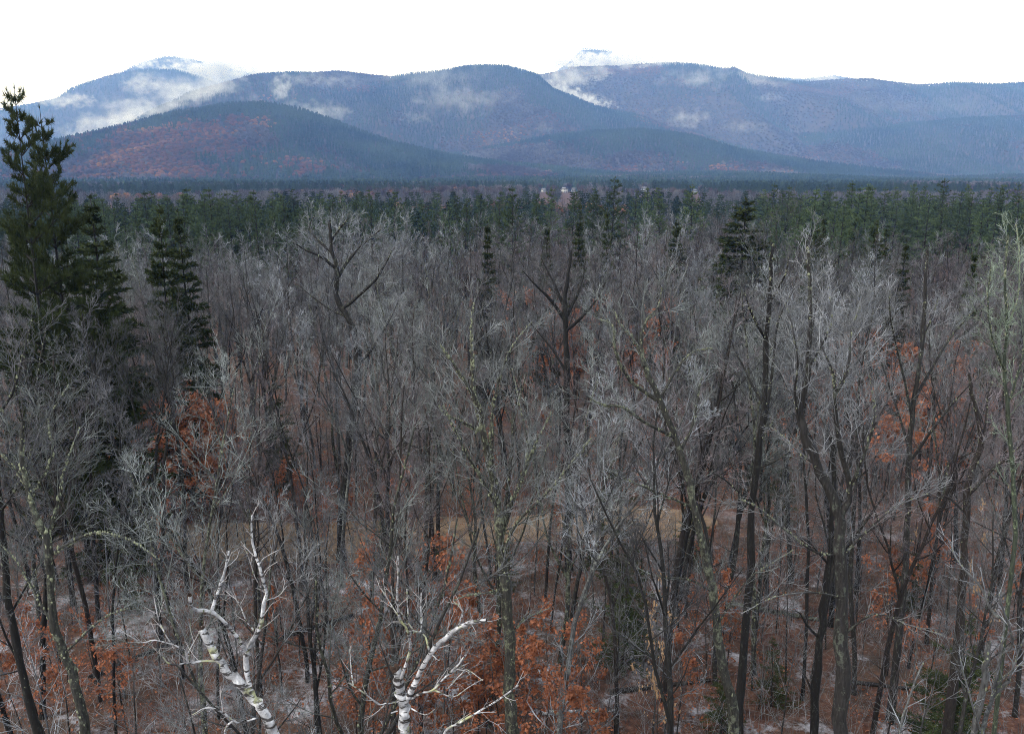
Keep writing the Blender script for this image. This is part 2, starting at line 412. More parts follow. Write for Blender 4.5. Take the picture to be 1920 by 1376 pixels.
def bare_tree(seed, H, r, crown0, spread, forks, lean=0., cfg=CFG, dense=1.):
    """Returns (trunk polys, crown polys), base at the origin."""
    rg = random.Random(seed); trunk, crown = [], []
    d = unit((rg.gauss(0, .03) + lean, rg.gauss(0, .03), 1))
    hf = H * (crown0 + rg.uniform(.05, .18))
    base = walk(rg, (0, 0, -.3), d, hf + .3, 9, .035, .03)
    rf = r * (1 - .45 * hf / H)
    rr = np.linspace(r, rf, len(base)); rr[0] *= 1.35
    trunk.append((np.array(base), rr))
    leaders = []
    for k in range(forks):
        a = R(rg.uniform(7, 15)) if k == 0 else R(rg.uniform(17, 34)) * spread
        dd = split_dir(rg, unit(tuple(base[-1][i] - base[-2][i] for i in range(3))), a, k * 6.283 / forks + rg.gauss(0, .4))
        L = (H - hf) * (1.05 if k == 0 else rg.uniform(.72, 1.0))
        p0, _ = on_path(base, 1 - .10 * k * rg.random())
        q = walk(rg, p0, dd, L, 9, .075, .07)
        ra = rf * (.85 if k == 0 else rg.uniform(.5, .75))
        trunk.append(poly(q, ra, .02)); leaders.append((q, ra, .02, L))
    c = dict(cfg); c['n'] = list(cfg['n']); c['n'][0] = max(5, int(cfg['n'][0] * 1.25 * dense / forks ** .55))
    out = []
    for q, ra, rb, L in leaders:
        c2 = dict(c); c2['ratio'] = list(c['ratio']); c2['ratio'][0] = c['ratio'][0] * spread * (1.25 if forks == 1 else 1.1)
        sprout(rg, out, q, ra, rb, L, 0, c2, .12)
    # a few low side branches and dead stubs on the stem
    for k in range(rg.randint(4, 8)):
        t = rg.uniform(.3, .95); p, dd = on_path(base, t)
        nd = split_dir(rg, dd, R(rg.uniform(50, 85))); l = rg.uniform(.5, 2.2)
        q = walk(rg, p, nd, l, 5, .12, .08); ra = rg.uniform(.012, .03)
        out.append((1, q, ra, .008))
        c3 = dict(c); c3['max'] = 3; c3['n'] = [0, 6, 4, 0]
        sprout(rg, out, q, ra, .008, l, 1, c3)
    for lvl, q, ra, rb in out: crown.append(poly(q, ra, rb))
    return trunk, crown

def lichen_bumps(seed, polys, n, size):
    """Tufts of lichen as small lumps that sit on stems."""
    rg = random.Random(seed); V, Fc = [], []
    ico = np.array([(0, 0, 1), (.9, 0, .3), (.28, .85, .3), (-.72, .53, .3), (-.72, -.53, .3), (.28, -.85, .3),
                    (.72, .53, -.4), (-.28, .85, -.4), (-.9, 0, -.4), (-.28, -.85, -.4), (.72, -.53, -.4), (0, 0, -1)])
    tri = np.array([(0, 1, 2), (0, 2, 3), (0, 3, 4), (0, 4, 5), (0, 5, 1), (1, 6, 2), (2, 7, 3), (3, 8, 4), (4, 9, 5), (5, 10, 1),
                    (6, 7, 2), (7, 8, 3), (8, 9, 4), (9, 10, 5), (10, 6, 1), (6, 11, 7), (7, 11, 8), (8, 11, 9), (9, 11, 10), (10, 11, 6)])
    wts = [max(.01, r[0]) for _, r in polys]
    for (p, r) in rg.choices(polys, wts, k=n):
        t = rg.random(); pt, d = on_path([tuple(x) for x in p], min(t, .99)); rad = r[0] + (r[-1] - r[0]) * t
        o = split_dir(rg, d, math.pi / 2)
        s = size * rg.uniform(.35, 1.0) * (1.6 if rg.random() < .15 else 1)
        s = min(s, rad * .9 + .006)
        jit = np.array([[rg.uniform(.6, 1.4) for _ in range(3)] for _ in range(12)])
        v = ico * jit * np.array([s, s, s * rg.uniform(1., 2.6)]) + np.array(pt) + np.array(o) * rad * .85
        Fc.append(tri + len(V) * 12); V.append(v)
    return np.concatenate(V), np.concatenate(Fc)

# ------------------------------------------------------------------ leaves and needles
def leaf_quads(rng, P, size, droop=.4):
    n = len(P); a = rng.normal(size=(n, 3)); a[:, 2] -= droop; a /= np.linalg.norm(a, axis=1, keepdims=True)
    b = np.cross(a, rng.normal(size=(n, 3))); b /= np.linalg.norm(b, axis=1, keepdims=True) + 1e-9
    s = size * rng.uniform(.7, 1.3, (n, 1)); wd = s * .33; nn = np.cross(a, b)
    V = np.stack([P, P + a * s * .5 + b * wd + nn * s * .06, P + a * s, P + a * s * .5 - b * wd + nn * s * .06], 1).reshape(-1, 3)
    return V, np.arange(n * 4).reshape(-1, 4)

def needle_tris(rng, P, D, k, length, width, spread):
    n = len(P); P = np.repeat(P, k, 0); D = np.repeat(D, k, 0)
    d = D + rng.normal(size=(n * k, 3)) * spread; d /= np.linalg.norm(d, axis=1, keepdims=True)
    s = np.cross(d, rng.normal(size=(n * k, 3))); s /= np.linalg.norm(s, axis=1, keepdims=True) + 1e-9
    L = length * rng.uniform(.65, 1.25, (n * k, 1))
    V = np.stack([P - s * width, P + s * width, P + d * L], 1).reshape(-1, 3)
    return V, np.arange(n * k * 3).reshape(-1, 3)

def pine_tree(seed, H=24., r=.28, start=.3, wid=4.2, whorls=22, per=5, sub=9, k=6, needle=.24, nw=.02, rise=.25, ragged=.4, dense=1., fat=1.15, lift=.035):
    """White pine: tiers of long level boughs with upturned, tufted ends."""
    rg = random.Random(seed); rng = np.random.default_rng(seed)
    trunk = [poly(walk(rg, (0, 0, -.3), (rg.gauss(0, .01), rg.gauss(0, .01), 1), H + .3, 12, .012, .03), r, .02)]
    limbs, P, D = [], [], []
    stem = [tuple(x) for x in trunk[0][0]]
    for i in range(whorls):
        t = start + (1 - start) * (i + rg.uniform(-.3, .3)) / whorls; t = min(max(t, .05), .985)
        c = (1 - t) / (1 - start)
        prof = wid * min(1, (c * fat + .05)) ** .8 * (1 - .25 * max(0, c - .75) / .25)
        for j in range(per + rg.randint(-1, 1)):
            p, _ = on_path(stem, t)
            a = rg.random() * 6.283; l = prof * rg.uniform(1 - ragged, 1 + ragged * .6)
            if l < .35: l = .35
            d = unit((math.cos(a), math.sin(a), rise * rg.uniform(-.2, 1.2) + .5 * (1 - c) ** 2))
            q = walk(rg, p, d, l, 5, .05, lift)
            limbs.append(poly(q, max(.012, .018 * l), .008))
            ns = max(3, int(sub * dense * (l / wid) ** .7))
            for s in range(ns):
                ts = .22 + .78 * (s + rg.random()) / ns
                ps, ds = on_path(q, min(ts, .99))
                sd = unit((ds[0] + rg.gauss(0, .75), ds[1] + rg.gauss(0, .75), ds[2] * .4 + .22 + rg.gauss(0, .16)))
                sl = l * .30 * rg.uniform(.5, 1.2) * (1.2 - .6 * ts) + .18
                e = tuple(ps[x] + sd[x] * sl for x in range(3))
                limbs.append(poly([ps, e], .008, .006))
                m = max(2, int(sl / .16))
                for z in range(m):
                    f = (z + .6) / m
                    P.append(tuple(ps[x] + (e[x] - ps[x]) * f for x in range(3))); D.append((sd[0], sd[1], sd[2] + .45 * min(1, lift / .035)))
            P.append(q[-1]); D.append(d)
    P.append((stem[-1])); D.append((0, 0, 1))
    V, T = needle_tris(rng, np.array(P), np.array(D), k, needle, nw, .55)
    return trunk + limbs, V, T

def spruce_tree(seed, H=16., r=.2, wid=2.4, start=.06, whorls=34, per=7, k=5, needle=.16, nw=.035, power=.85, droop=.25, ragged=.3):
    """Hemlock or spruce: a dense cone of drooping flat sprays."""
    rg = random.Random(seed); rng = np.random.default_rng(seed + 500)
    trunk = [poly(walk(rg, (0, 0, -.3), (0, 0, 1), H + .3, 8, .008, .03), r, .015)]
    stem = [tuple(x) for x in trunk[0][0]]; limbs, P, D = [], [], []
    for i in range(whorls):
        t = start + (.99 - start) * (i + rg.random() * .8) / whorls; c = 1 - t
        prof = wid * c ** power
        for j in range(per + rg.randint(-2, 1)):
            p, _ = on_path(stem, t); a = rg.random() * 6.283; l = max(.18, prof * rg.uniform(1 - ragged, 1 + ragged))
            d = unit((math.cos(a), math.sin(a), .25 - droop * c * 1.5 + (.5 if c < .12 else 0)))
            q = walk(rg, p, d, l, 4, .06, -.03 * droop)
            limbs.append(poly(q, max(.008, .012 * l), .005))
            n = max(3, int(l / .10))
            for s in range(n):
                f = .12 + .88 * (s + rg.random()) / n; ps, ds = on_path(q, min(f, .99))
                off = rg.uniform(-.32, .32) * l * (1.05 - f)
                ps = (ps[0] - ds[1] * off, ps[1] + ds[0] * off, ps[2] - abs(off) * .25 + rg.gauss(0, .03))
                P.append(ps); D.append((ds[0] * .8 + (-ds[1]) * off, ds[1] * .8 + ds[0] * off, ds[2] * .5 - .05))
    P.append(stem[-1]); D.append((0, 0, 1.))
    V, T = needle_tris(rng, np.array(P), np.array(D), k, needle, nw, .5)
    return trunk + limbs, V, T

# ------------------------------------------------------------------ prototypes of the forest trees
PROTO = []
def bare_proto(desc, mat, seed, *a, lich=0, **k):
    a = (a[0], a[1] * .82) + a[2:]
    t, c = bare_tree(seed, *a, **k)
    parts = [('trunk', tube_mesh('trunk', t, M[mat])), ('crown', tube_mesh('crown', c, M[mat]))]
    if lich:
        V, T = lichen_bumps(seed, t, lich, .026)
        parts.append(('lichen', mesh_np('lichen', V, [T], M['lichen'])))
    PROTO.append(dict(desc=desc, parts=parts, H=a[0])); return PROTO[-1]

bare_proto('slender grey', 'grey_bark', 1, 17, .14, .38, .8, 1)
bare_proto('forked grey', 'grey_bark', 2, 17, .15, .32, .9, 2)
bare_proto('dark-stemmed', 'dark_bark', 3, 18, .17, .40, .85, 2)
bare_proto('lichen-flecked', 'lichen_bark', 4, 16, .15, .30, .95, 3, lich=420)
bare_proto('wide-crowned', 'grey_bark', 5, 17, .18, .32, 1.15, 3)
bare_proto('pale-twigged', 'pale_bark', 6, 16.5, .12, .36, .85, 2)
bare_proto('brownish', 'brown_bark', 7, 17, .14, .34, .9, 2)
bare_proto('dark forked', 'dark_bark', 8, 16, .16, .36, 1.0, 3)
bare_proto('lichen-spotted leaning', 'lichen_bark', 9, 16, .13, .33, .85, 2, lean=.07, lich=320)
bare_proto('thin dark', 'dark_bark', 10, 15, .08, .42, .7, 1)

def put(name, desc_parts, loc, scl, rot, label, cat, group=None):
    root = thing(name, label, cat, loc, group)
    root.rotation_euler = (0, 0, rot); root.scale = scl
    for pn, me in desc_parts:
        c = link(pn, me, root)
        if pn in ('lichen', 'leaves'): c['kind'] = 'stuff'
    return root

# pines and hemlocks
def conifer_parts(fn, bark, needles, *a, **k):
    limbs, V, T = fn(*a, **k)
    return [('trunk', tube_mesh('trunk', limbs, M[bark])), ('crown', mesh_np('crown', V, [T], M[needles], smooth=False))]
PINE = [conifer_parts(pine_tree, 'dark_bark', 'needles', 100 + s, 23, .25, (.28, .38, .2)[s % 3], (3.9, 3.3, 4.3)[s % 3], 21, 5, 9, 6, .34, .055, .2, .5) for s in range(4)]
THIN = [conifer_parts(spruce_tree, 'brown_bark', 'needles_dark', 230 + s, 16, .16, 3.2, .05, 20, 5, 3, .5, .05, .75, .3, .45) for s in range(2)]
SPRUCE = [conifer_parts(spruce_tree, 'dark_bark', 'needles_dark', 200 + s, 16, .18, (2.6, 2.1, 3.1)[s], .06, 36, 9, 6, .26, .06, (.8, .85, .7)[s], (.25, .15, .3)[s]) for s in range(3)]

# ------------------------------------------------------------------ hero trees, limb by limb
def smooth_path(P, sub=3):
    P = np.array(P, float)
    if len(P) < 3: return P
    A = np.vstack([2 * P[0] - P[1], P, 2 * P[-1] - P[-2]]); o = []
    for i in range(1, len(A) - 2):
        for s in range(sub):
            t = s / sub
            o.append(.5 * (2 * A[i] + (A[i + 1] - A[i - 1]) * t + (2 * A[i - 1] - 5 * A[i] + 4 * A[i + 1] - A[i + 2]) * t * t
                           + (3 * A[i] - A[i - 1] - 3 * A[i + 1] + A[i + 2]) * t ** 3))
    o.append(P[-1]); return np.array(o)

LAND = []            # landmarks for labels: (phrase, u, v, Y)
HEROXY = []
def hero(name, label, cat, Y, mat, seed, paths, twigs=(), lich=0, lsize=.06, land=None, ground=True, cfg=None, group=None, lean=0.):
    """paths: (pixels, width0, width1, part, depth slope). twigs: {path index: (level, length m, count, t0)}."""
    rg = random.Random(seed); cfg = cfg or CFG
    known = []; world = []; tr, cr = [], []
    for pi, (px, w0, w1, part, dep) in enumerate(paths):
        y0 = Y if not known else min(known, key=lambda k: (k[0] - px[0][0]) ** 2 + (k[1] - px[0][1]) ** 2)[2]
        pts = []; yy = y0; prev = px[0]; sl = dep if dep is not None else rg.uniform(-.75, .75)
        for (u, v) in px:
            yy += sl * math.hypot(u - prev[0], v - prev[1]) / F * y0 * rg.uniform(.6, 1.4); prev = (u, v)
            pts.append(at(u, v, yy)); known.append((u, v, yy))
        q = smooth_path(pts); r = np.linspace(w0, w1 * (.55 if Y > 15 and pi else 1), len(q)) / 2 / F * Y * (.85 if mat == 'birch' else 1)
        q = q + np.array([[rg.gauss(0, 1) for _ in range(3)] for _ in r]) * (r * .22)[:, None]
        r = np.maximum(r * np.array([rg.uniform(.86, 1.16) for _ in r]), .004)
        if pi == 0 and ground:
            b = q[0].copy(); zb = float(gz(b[0], b[1])); d = q[0] - q[1]; d = d / (abs(d[2]) + 1e-6)
            h = b[2] - zb; ext = []
            for f in (1.0, .8, .6, .4, .2):
                dd = h * f; k = min(1, .35) * dd
                ext.append((b[0] + d[0] * k * .5, b[1] + d[1] * k * .5, b[2] - dd - (.3 if f == 1 else 0)))
            q = np.vstack([ext, q]); r = np.concatenate([r[0] * np.array([1.7, 1.35, 1.25, 1.15, 1.07]), r])
            origin = np.array((ext[0][0], ext[0][1], float(gz(ext[0][0], ext[0][1]))))
        elif pi == 0:
            origin = q[0].copy()
        world.append((q, r)); (tr if part == 'trunk' else cr).append((q, r))
    out = []
    for pi, (lvl, L, cnt, t0) in dict(twigs).items():
        q, r = world[pi]; c = dict(cfg); c['n'] = list(cfg['n']); c['n'][lvl] = cnt
        rat = list(cfg['ratio']); rat[lvl] = 1.0; c['ratio'] = rat
        if pi == 0 and ground: t0 = max(t0, 5 / (len(q) - 1))
        sprout(rg, out, [tuple(x) for x in q], min(r[0], .024 if Y < 32 else .035), min(r[-1], .012), L, lvl, c, t0)
    cr += [poly(q, a, b) for _, q, a, b in out]
    root = thing(name, label, cat, tuple(origin), group)
    off = lambda L: [(p - origin, r) for p, r in L]
    link('trunk', tube_mesh('trunk', off(tr), M[mat], 9), root)
    if cr: link('crown', tube_mesh('crown', off(cr), M[mat]), root)
    if lich:
        V, T = lichen_bumps(seed, off(world_sel(world)), lich * 5, lsize * .45)
        link('lichen', mesh_np('lichen', V, [T], M['lichen']), root, kind='stuff')
    HEROXY.append((origin[0], origin[1]))
    if land:
        u, v = paths[0][0][len(paths[0][0]) // 2]; LAND.append((land, u, v, Y))
    return root, world, origin
def world_sel(w): return [(q[5:] if i == 0 and len(q) > 9 else q, r[5:] if i == 0 and len(q) > 9 else r) for i, (q, r) in enumerate(w)]

def hollow(root, origin, q, r, name='broken_end'):
    """A jagged rotten break: a dark bowl with splinters at the end of a stem."""
    e = q[-1] - origin; d = q[-1] - q[-2]; d = d / np.linalg.norm(d); rr = r[-1] * 1.02
    u = np.cross(d, (0, 1, .2)); u /= np.linalg.norm(u); v = np.cross(d, u)
    rg = random.Random(int(abs(e[0]) * 999)); V, Fc = [], []; n = 12
    hs = [rg.uniform(.1, 1.3) for _ in range(n)]
    for i in range(n):
        a = 6.2832 * i / n; o = u * math.cos(a) + v * math.sin(a)
        V += [e + o * rr, e + o * rr * 1.0 + d * rr * hs[i], e + o * rr * .72 + d * rr * hs[i] * .9, e + o * rr * .45 - d * rr * .8]
    V.append(e - d * rr * 1.0); c = len(V) - 1; Q, T = [], []
    for i in range(n):
        a, b = i * 4, (i + 1) % n * 4
        Q += [(a, b, b + 1, a + 1), (a + 1, b + 1, b + 2, a + 2), (a + 2, b + 2, b + 3, a + 3)]; T.append((a + 3, b + 3, c))
    link(name, mesh_np(name, np.array(V), [np.array(Q), np.array(T)], M['hollow'], smooth=False), root)

T_, C_ = 'trunk', 'crown'
BC = dict(n=[5, 4, 3, 2, 0], ratio=[.3, .55, .6, .6], ang=[R(40)] * 4, wig=.07, up=[.08, .06, .04, .02], max=4)

r_, wld, org = hero('broken_birch', 'snapped white birch with a long crooked limb reaching left, lichen patch near its foot', 'birch tree', 12, 'birch', 301, [
    ([(530, 1420), (515, 1376), (495, 1337), (475, 1311), (448, 1280), (421, 1254), (401, 1220), (375, 1177)], 30, 17, T_, .15),
    ([(475, 1309), (461, 1250), (468, 1210), (485, 1180), (495, 1133), (498, 1103), (485, 1060), (473, 1016), (472, 966)], 15, 4.5, T_, .2),
    ([(468, 1228), (445, 1197), (415, 1160), (395, 1147), (361, 1140), (356, 1117)], 12, 8, T_, -.5),
    ([(398, 1142), (415, 1090), (423, 1062), (430, 1033)], 8, 5, C_, .4),
    ([(408, 1238), (378, 1239), (354, 1242), (348, 1220), (328, 1210), (291, 1200), (267, 1204), (241, 1190)], 7, 3, T_, -.3),
    ([(318, 1203), (298, 1163), (289, 1120)], 4.5, 2.6, C_, .5),
    ([(354, 1242), (321, 1245), (301, 1227), (299, 1217)], 5, 3, C_, -.6),
    ([(480, 1346), (445, 1354), (411, 1331), (385, 1327), (361, 1339)], 6, 3, C_, -.4),
    ([(475, 1180), (461, 1163), (448, 1130), (423, 1108)], 5, 2.5, C_, .6),
    ([(496, 1127), (522, 1117), (538, 1098)], 4, 2, C_, .5), ([(486, 1058), (495, 1046), (522, 1031)], 3.5, 2, C_, .5),
    ([(493, 1080), (500, 1066), (520, 1053)], 3, 2, C_, -.5), ([(495, 1110), (478, 1080), (468, 1050), (461, 1033)], 3.5, 2, C_, -.4),
    ([(440, 1350), (425, 1362), (420, 1390)], 6, 4, C_, .3),
    ], {1: (2, .55, 9, .2), 3: (2, .4, 5, .3), 4: (2, .45, 9, .15), 5: (2, .4, 4, .2), 7: (2, .4, 6, .2), 8: (2, .4, 5, .3), 9: (2, .3, 4, .3), 6: (2, .3, 4, .2), 12: (2, .3, 4, .2)},
    14, .03, 'the snapped white birch', cfg=BC)
hollow(r_, org, *wld[0]); hollow(r_, org, *wld[2])

r_, wld, org = hero('broken_birch', 'hollow-topped white birch snag with a thick lichen-yellow limb', 'birch tree', 12, 'birch', 302, [
    ([(764, 1430), (761, 1376), (759, 1334), (753, 1308), (748, 1285), (744, 1257)], 30, 23, T_, 0),
    ([(758, 1318), (784, 1270), (804, 1230), (827, 1203), (854, 1180), (881, 1167), (911, 1162)], 15, 8, T_, -.3),
    ([(746, 1296), (757, 1257), (769, 1217), (765, 1183), (750, 1160), (745, 1123), (747, 1070), (746, 1040)], 8, 3, T_, -.5),
    ([(750, 1160), (740, 1143), (722, 1115), (710, 1097)], 4, 2.2, C_, .5), ([(765, 1183), (777, 1183), (755, 1152), (738, 1120), (733, 1098)], 5, 2.5, C_, -.4),
    ([(775, 1182), (789, 1183), (789, 1150), (790, 1110)], 5, 3, C_, .3), ([(766, 1160), (764, 1130), (763, 1103)], 4, 2.4, C_, .5),
    ([(806, 1228), (800, 1200), (792, 1186)], 6, 4, C_, .2),
    ([(760, 1316), (787, 1300), (810, 1294), (834, 1270), (855, 1250), (874, 1227)], 7, 4, C_, -.5), ([(836, 1268), (860, 1252), (879, 1242)], 5, 3, C_, -.7),
    ([(752, 1314), (728, 1318), (710, 1320), (690, 1304), (665, 1287), (653, 1278)], 6, 3, C_, -.3), ([(662, 1283), (658, 1250), (656, 1217)], 4, 2, C_, .5),
    ([(827, 1390), (840, 1366), (867, 1351), (904, 1330), (941, 1307), (971, 1284)], 8, 4, C_, -.5),
    ([(768, 1326), (797, 1340), (815, 1329)], 4, 2, C_, -.6), ([(745, 1332), (733, 1336)], 6, 4, C_, -.4),
    ([(856, 1180), (868, 1150), (862, 1138), (850, 1126)], 4, 3, C_, .3),
    ([(840, 1290), (866, 1262), (876, 1255), (905, 1275)], 3, 2, C_, -.3), ([(812, 1292), (850, 1306), (875, 1290), (906, 1272)], 4, 2, C_, -.5),
    ], {2: (2, .5, 8, .3), 3: (2, .4, 4, .2), 1: (2, .5, 8, .2), 8: (2, .45, 7, .2), 10: (2, .4, 6, .2), 12: (2, .5, 8, .2), 5: (2, .4, 4, .3), 4: (2, .35, 4, .3), 11: (2, .3, 3, .2), 15: (2, .3, 4, .2)},
    16, .03, 'the hollow-topped birch', cfg=BC)
hollow(r_, org, *wld[0])

hero('birch_tree', 'clump of pale birch stems with a broken lichened limb in the lower right corner', 'birch tree', 14, 'pale_bark', 303, [
    ([(1825, 1420), (1828, 1376), (1842, 1300), (1848, 1250), (1855, 1203)], 15, 10, T_, 0),
    ([(1836, 1400), (1845, 1357), (1862, 1300), (1872, 1250), (1878, 1217), (1884, 1160)], 11, 5, T_, .3),
    ([(1860, 1306), (1878, 1290), (1892, 1274)], 10, 9, T_, -.4),
    ([(1876, 1225), (1898, 1210), (1892, 1173), (1882, 1147), (1872, 1113)], 7, 3, C_, -.4),
    ([(1884, 1165), (1858, 1143), (1845, 1110), (1828, 1087), (1802, 1060), (1788, 1036), (1785, 1016)], 7, 3, C_, .5),
    ([(1690, 1420), (1686, 1376), (1698, 1327), (1715, 1280), (1731, 1240)], 8, 4, C_, .2),
    ([(1838, 1370), (1820, 1310), (1806, 1260), (1800, 1230)], 5, 2, C_, -.5),
    ([(1890, 1280), (1910, 1220), (1930, 1180)], 6, 3, C_, .4), ([(1862, 1290), (1905, 1250), (1935, 1235)], 6, 3, C_, -.4),
    ], {0: (2, .7, 8, .3), 1: (2, .8, 9, .3), 3: (2, .7, 8, .2), 4: (2, .7, 10, .2), 5: (2, .6, 7, .2), 6: (2, .5, 6, .2), 7: (2, .6, 7, .1), 8: (2, .6, 7, .1)},
    24, .035, 'the birch clump in the corner', cfg=BC)

hero('lichen_tree', 'thick lichen-crusted trunk with pale twigs fanning up, in the middle foreground', 'tree', 18, 'crusted_bark', 304, [
    ([(962, 1420), (960, 1376), (958, 1300), (955, 1200), (946, 1100), (940, 1030), (934, 960), (926, 900)], 27, 17, T_, .1),
    ([(926, 900), (907, 817), (901, 777), (884, 734), (862, 700), (840, 667), (825, 647)], 14, 4, T_, -.2),
    ([(905, 808), (890, 740), (886, 690), (884, 640), (884, 600), (890, 560)], 9, 3, T_, .3),
    ([(897, 807), (870, 793), (837, 777), (822, 760)], 7, 3, C_, -.5),
    ([(938, 985), (965, 930), (985, 880), (1010, 820), (1035, 770)], 10, 3, T_, .4),
    ([(936, 960), (905, 900), (880, 860), (850, 800), (830, 760)], 8, 3, C_, -.5),
    ([(940, 1010), (975, 900), (990, 840), (975, 760), (960, 690)], 8, 3, C_, .6),
    ([(928, 905), (920, 830), (925, 760), (940, 700), (960, 650), (1000, 600)], 8, 3, C_, .3),
    ([(946, 1100), (920, 1110), (880, 1115), (850, 1125)], 5, 3, C_, -.7), ([(955, 1190), (985, 1160), (1030, 1140)], 5, 3, C_, .5),
    ([(942, 1040), (970, 980), (1020, 930), (1070, 870), (1110, 820)], 7, 2.5, C_, -.3),
    ], {1: (1, 1.6, 12, .1), 2: (1, 1.3, 9, .1), 3: (2, .7, 6, .2), 4: (1, 1.7, 12, .1), 5: (1, 1.6, 12, .1), 6: (1, 1.5, 10, .1), 7: (1, 1.5, 12, .1), 0: (1, 1.6, 9, .4), 8: (2, .6, 7, .1), 9: (2, .6, 7, .1), 10: (1, 1.5, 10, .1)},
    240, .055, 'the big lichen-crusted trunk')

hero('lichen_tree', 'lichen-speckled tree leaning to the left with long crooked limbs, right of centre', 'tree', 20, 'lichen_bark', 305, [
    ([(1380, 1400), (1374, 1334), (1357, 1250), (1343, 1167), (1335, 1100), (1310, 993), (1297, 933), (1275, 848), (1235, 747), (1208, 687)], 22, 11, T_, .05),
    ([(1208, 687), (1202, 640), (1212, 600), (1235, 575), (1240, 540)], 9, 3, T_, .3),
    ([(1229, 748), (1182, 714), (1155, 660), (1148, 610), (1118, 597)], 8, 3.5, T_, -.3),
    ([(1262, 818), (1208, 791), (1168, 764), (1125, 757), (1100, 740)], 8, 3, T_, -.5),
    ([(1215, 700), (1190, 640), (1165, 610), (1150, 580)], 6, 2.5, C_, .4),
    ([(1300, 950), (1250, 930), (1190, 905), (1140, 880)], 6, 2.5, C_, -.5), ([(1275, 850), (1300, 790), (1310, 730), (1330, 660)], 7, 2.5, C_, .4),
    ([(1236, 750), (1270, 690), (1300, 660), (1340, 652)], 6, 2.5, C_, .3), ([(1338, 1110), (1290, 1085), (1230, 1080), (1170, 1050)], 5, 2, C_, -.4),
    ([(1344, 1170), (1400, 1090), (1440, 1060), (1490, 1030)], 5, 2, C_, -.5),
    ], {1: (1, 1.4, 10, .1), 2: (1, 1.2, 10, .1), 3: (1, 1.2, 9, .15), 4: (1, 1.2, 8, .1), 5: (1, 1.2, 8, .1), 6: (1, 1.4, 10, .1), 7: (1, 1.3, 9, .1), 8: (2, .9, 9, .1), 9: (2, .9, 9, .1), 0: (1, 1.3, 7, .5)},
    150, .05, 'the lichen-speckled leaning tree')

hero('bare_tree', 'black twin-stemmed straight tree right of the lichen-speckled leaner', 'tree', 24, 'dark_bark', 306, [
    ([(1385, 1376), (1390, 1284), (1404, 1117), (1410, 960), (1427, 818), (1434, 734), (1437, 634), (1444, 567), (1446, 500), (1448, 455)], 19, 5, T_, 0),
    ([(1424, 830), (1442, 740), (1452, 660), (1460, 600), (1490, 540)], 8, 3, T_, .3), ([(1438, 640), (1410, 590), (1395, 545)], 6, 3, C_, -.4),
    ([(1432, 760), (1400, 700), (1375, 650), (1360, 600)], 6, 3, C_, .5), ([(1443, 570), (1470, 520), (1480, 480)], 5, 3, C_, -.3),
    ([(1412, 950), (1360, 900), (1320, 880)], 5, 2, C_, -.5),
    ], {0: (0, 2.6, 8, .55), 1: (1, 1.7, 12, .1), 2: (1, 1.4, 9, .1), 3: (1, 1.5, 10, .1), 4: (1, 1.4, 8, .1), 5: (1, 1.3, 8, .1)}, 40, .05, 'the black twin-stemmed tree')

hero('bare_tree', 'dark tree curving up from a double trunk with silvery branch tips, lower right', 'tree', 18, 'grey_bark', 307, [
    ([(1577, 1400), (1581, 1250), (1577, 1140), (1571, 1033), (1574, 958), (1537, 885), (1514, 834), (1500, 790), (1507, 740), (1514, 700), (1519, 583), (1516, 500), (1515, 460)], 30, 4, T_, .05),
    ([(1576, 970), (1594, 918), (1571, 818), (1564, 734), (1562, 700), (1540, 647)], 14, 5, T_, -.2),
    ([(1500, 800), (1490, 740), (1496, 680), (1485, 610), (1470, 560)], 6, 2.5, C_, -.4), ([(1516, 690), (1545, 640), (1560, 600), (1550, 520)], 6, 2.5, C_, .4),
    ([(1566, 740), (1590, 690), (1596, 620), (1615, 570)], 7, 3, C_, .4), ([(1594, 915), (1620, 850), (1640, 780), (1630, 700)], 7, 3, C_, -.3),
    ([(1572, 1040), (1530, 1035), (1480, 1000), (1420, 950), (1385, 935)], 6, 2.5, C_, -.5), ([(1574, 1050), (1620, 1000), (1680, 950), (1740, 925)], 6, 2.5, C_, -.4),
    ([(1530, 872), (1500, 850), (1470, 820), (1445, 800)], 5, 2.5, C_, .4), ([(1580, 1190), (1640, 1150), (1700, 1170), (1770, 1190)], 5, 2.2, C_, -.6),
    ([(1579, 1120), (1520, 1110), (1450, 1120), (1390, 1150)], 4.5, 2.2, C_, -.6),
    ], {0: (1, 1.4, 12, .5), 1: (1, 1.5, 12, .2), 2: (1, 1.3, 12, .1), 3: (1, 1.3, 12, .1), 4: (1, 1.3, 11, .1), 5: (1, 1.3, 11, .1), 6: (1, 1.1, 9, .1), 7: (1, 1.2, 10, .1), 8: (2, .8, 9, .1), 9: (2, .8, 9, .1), 10: (2, .8, 9, .1)},
    110, .045, 'the dark double-trunk tree')

hero('bare_tree', 'straight black trunk just left of the dark double-trunk tree', 'tree', 25, 'dark_bark', 308, [
    ([(1524, 1376), (1530, 1284), (1537, 1200), (1547, 1117), (1557, 1043), (1560, 980), (1566, 900), (1560, 820)], 19, 8, T_, 0),
    ([(1536, 1195), (1515, 1175), (1500, 1150), (1490, 1145)], 6, 3, C_, -.4), ([(1555, 1060), (1520, 1020), (1490, 1000)], 5, 2, C_, -.4), ([(1528, 1310), (1512, 1270), (1490, 1235)], 4, 2, C_, .3),
    ], {0: (0, 2.2, 7, .6), 1: (2, .9, 8, .1), 2: (2, 1., 8, .1), 3: (2, .7, 6, .1)}, 0, .05, 'the straight black trunk')

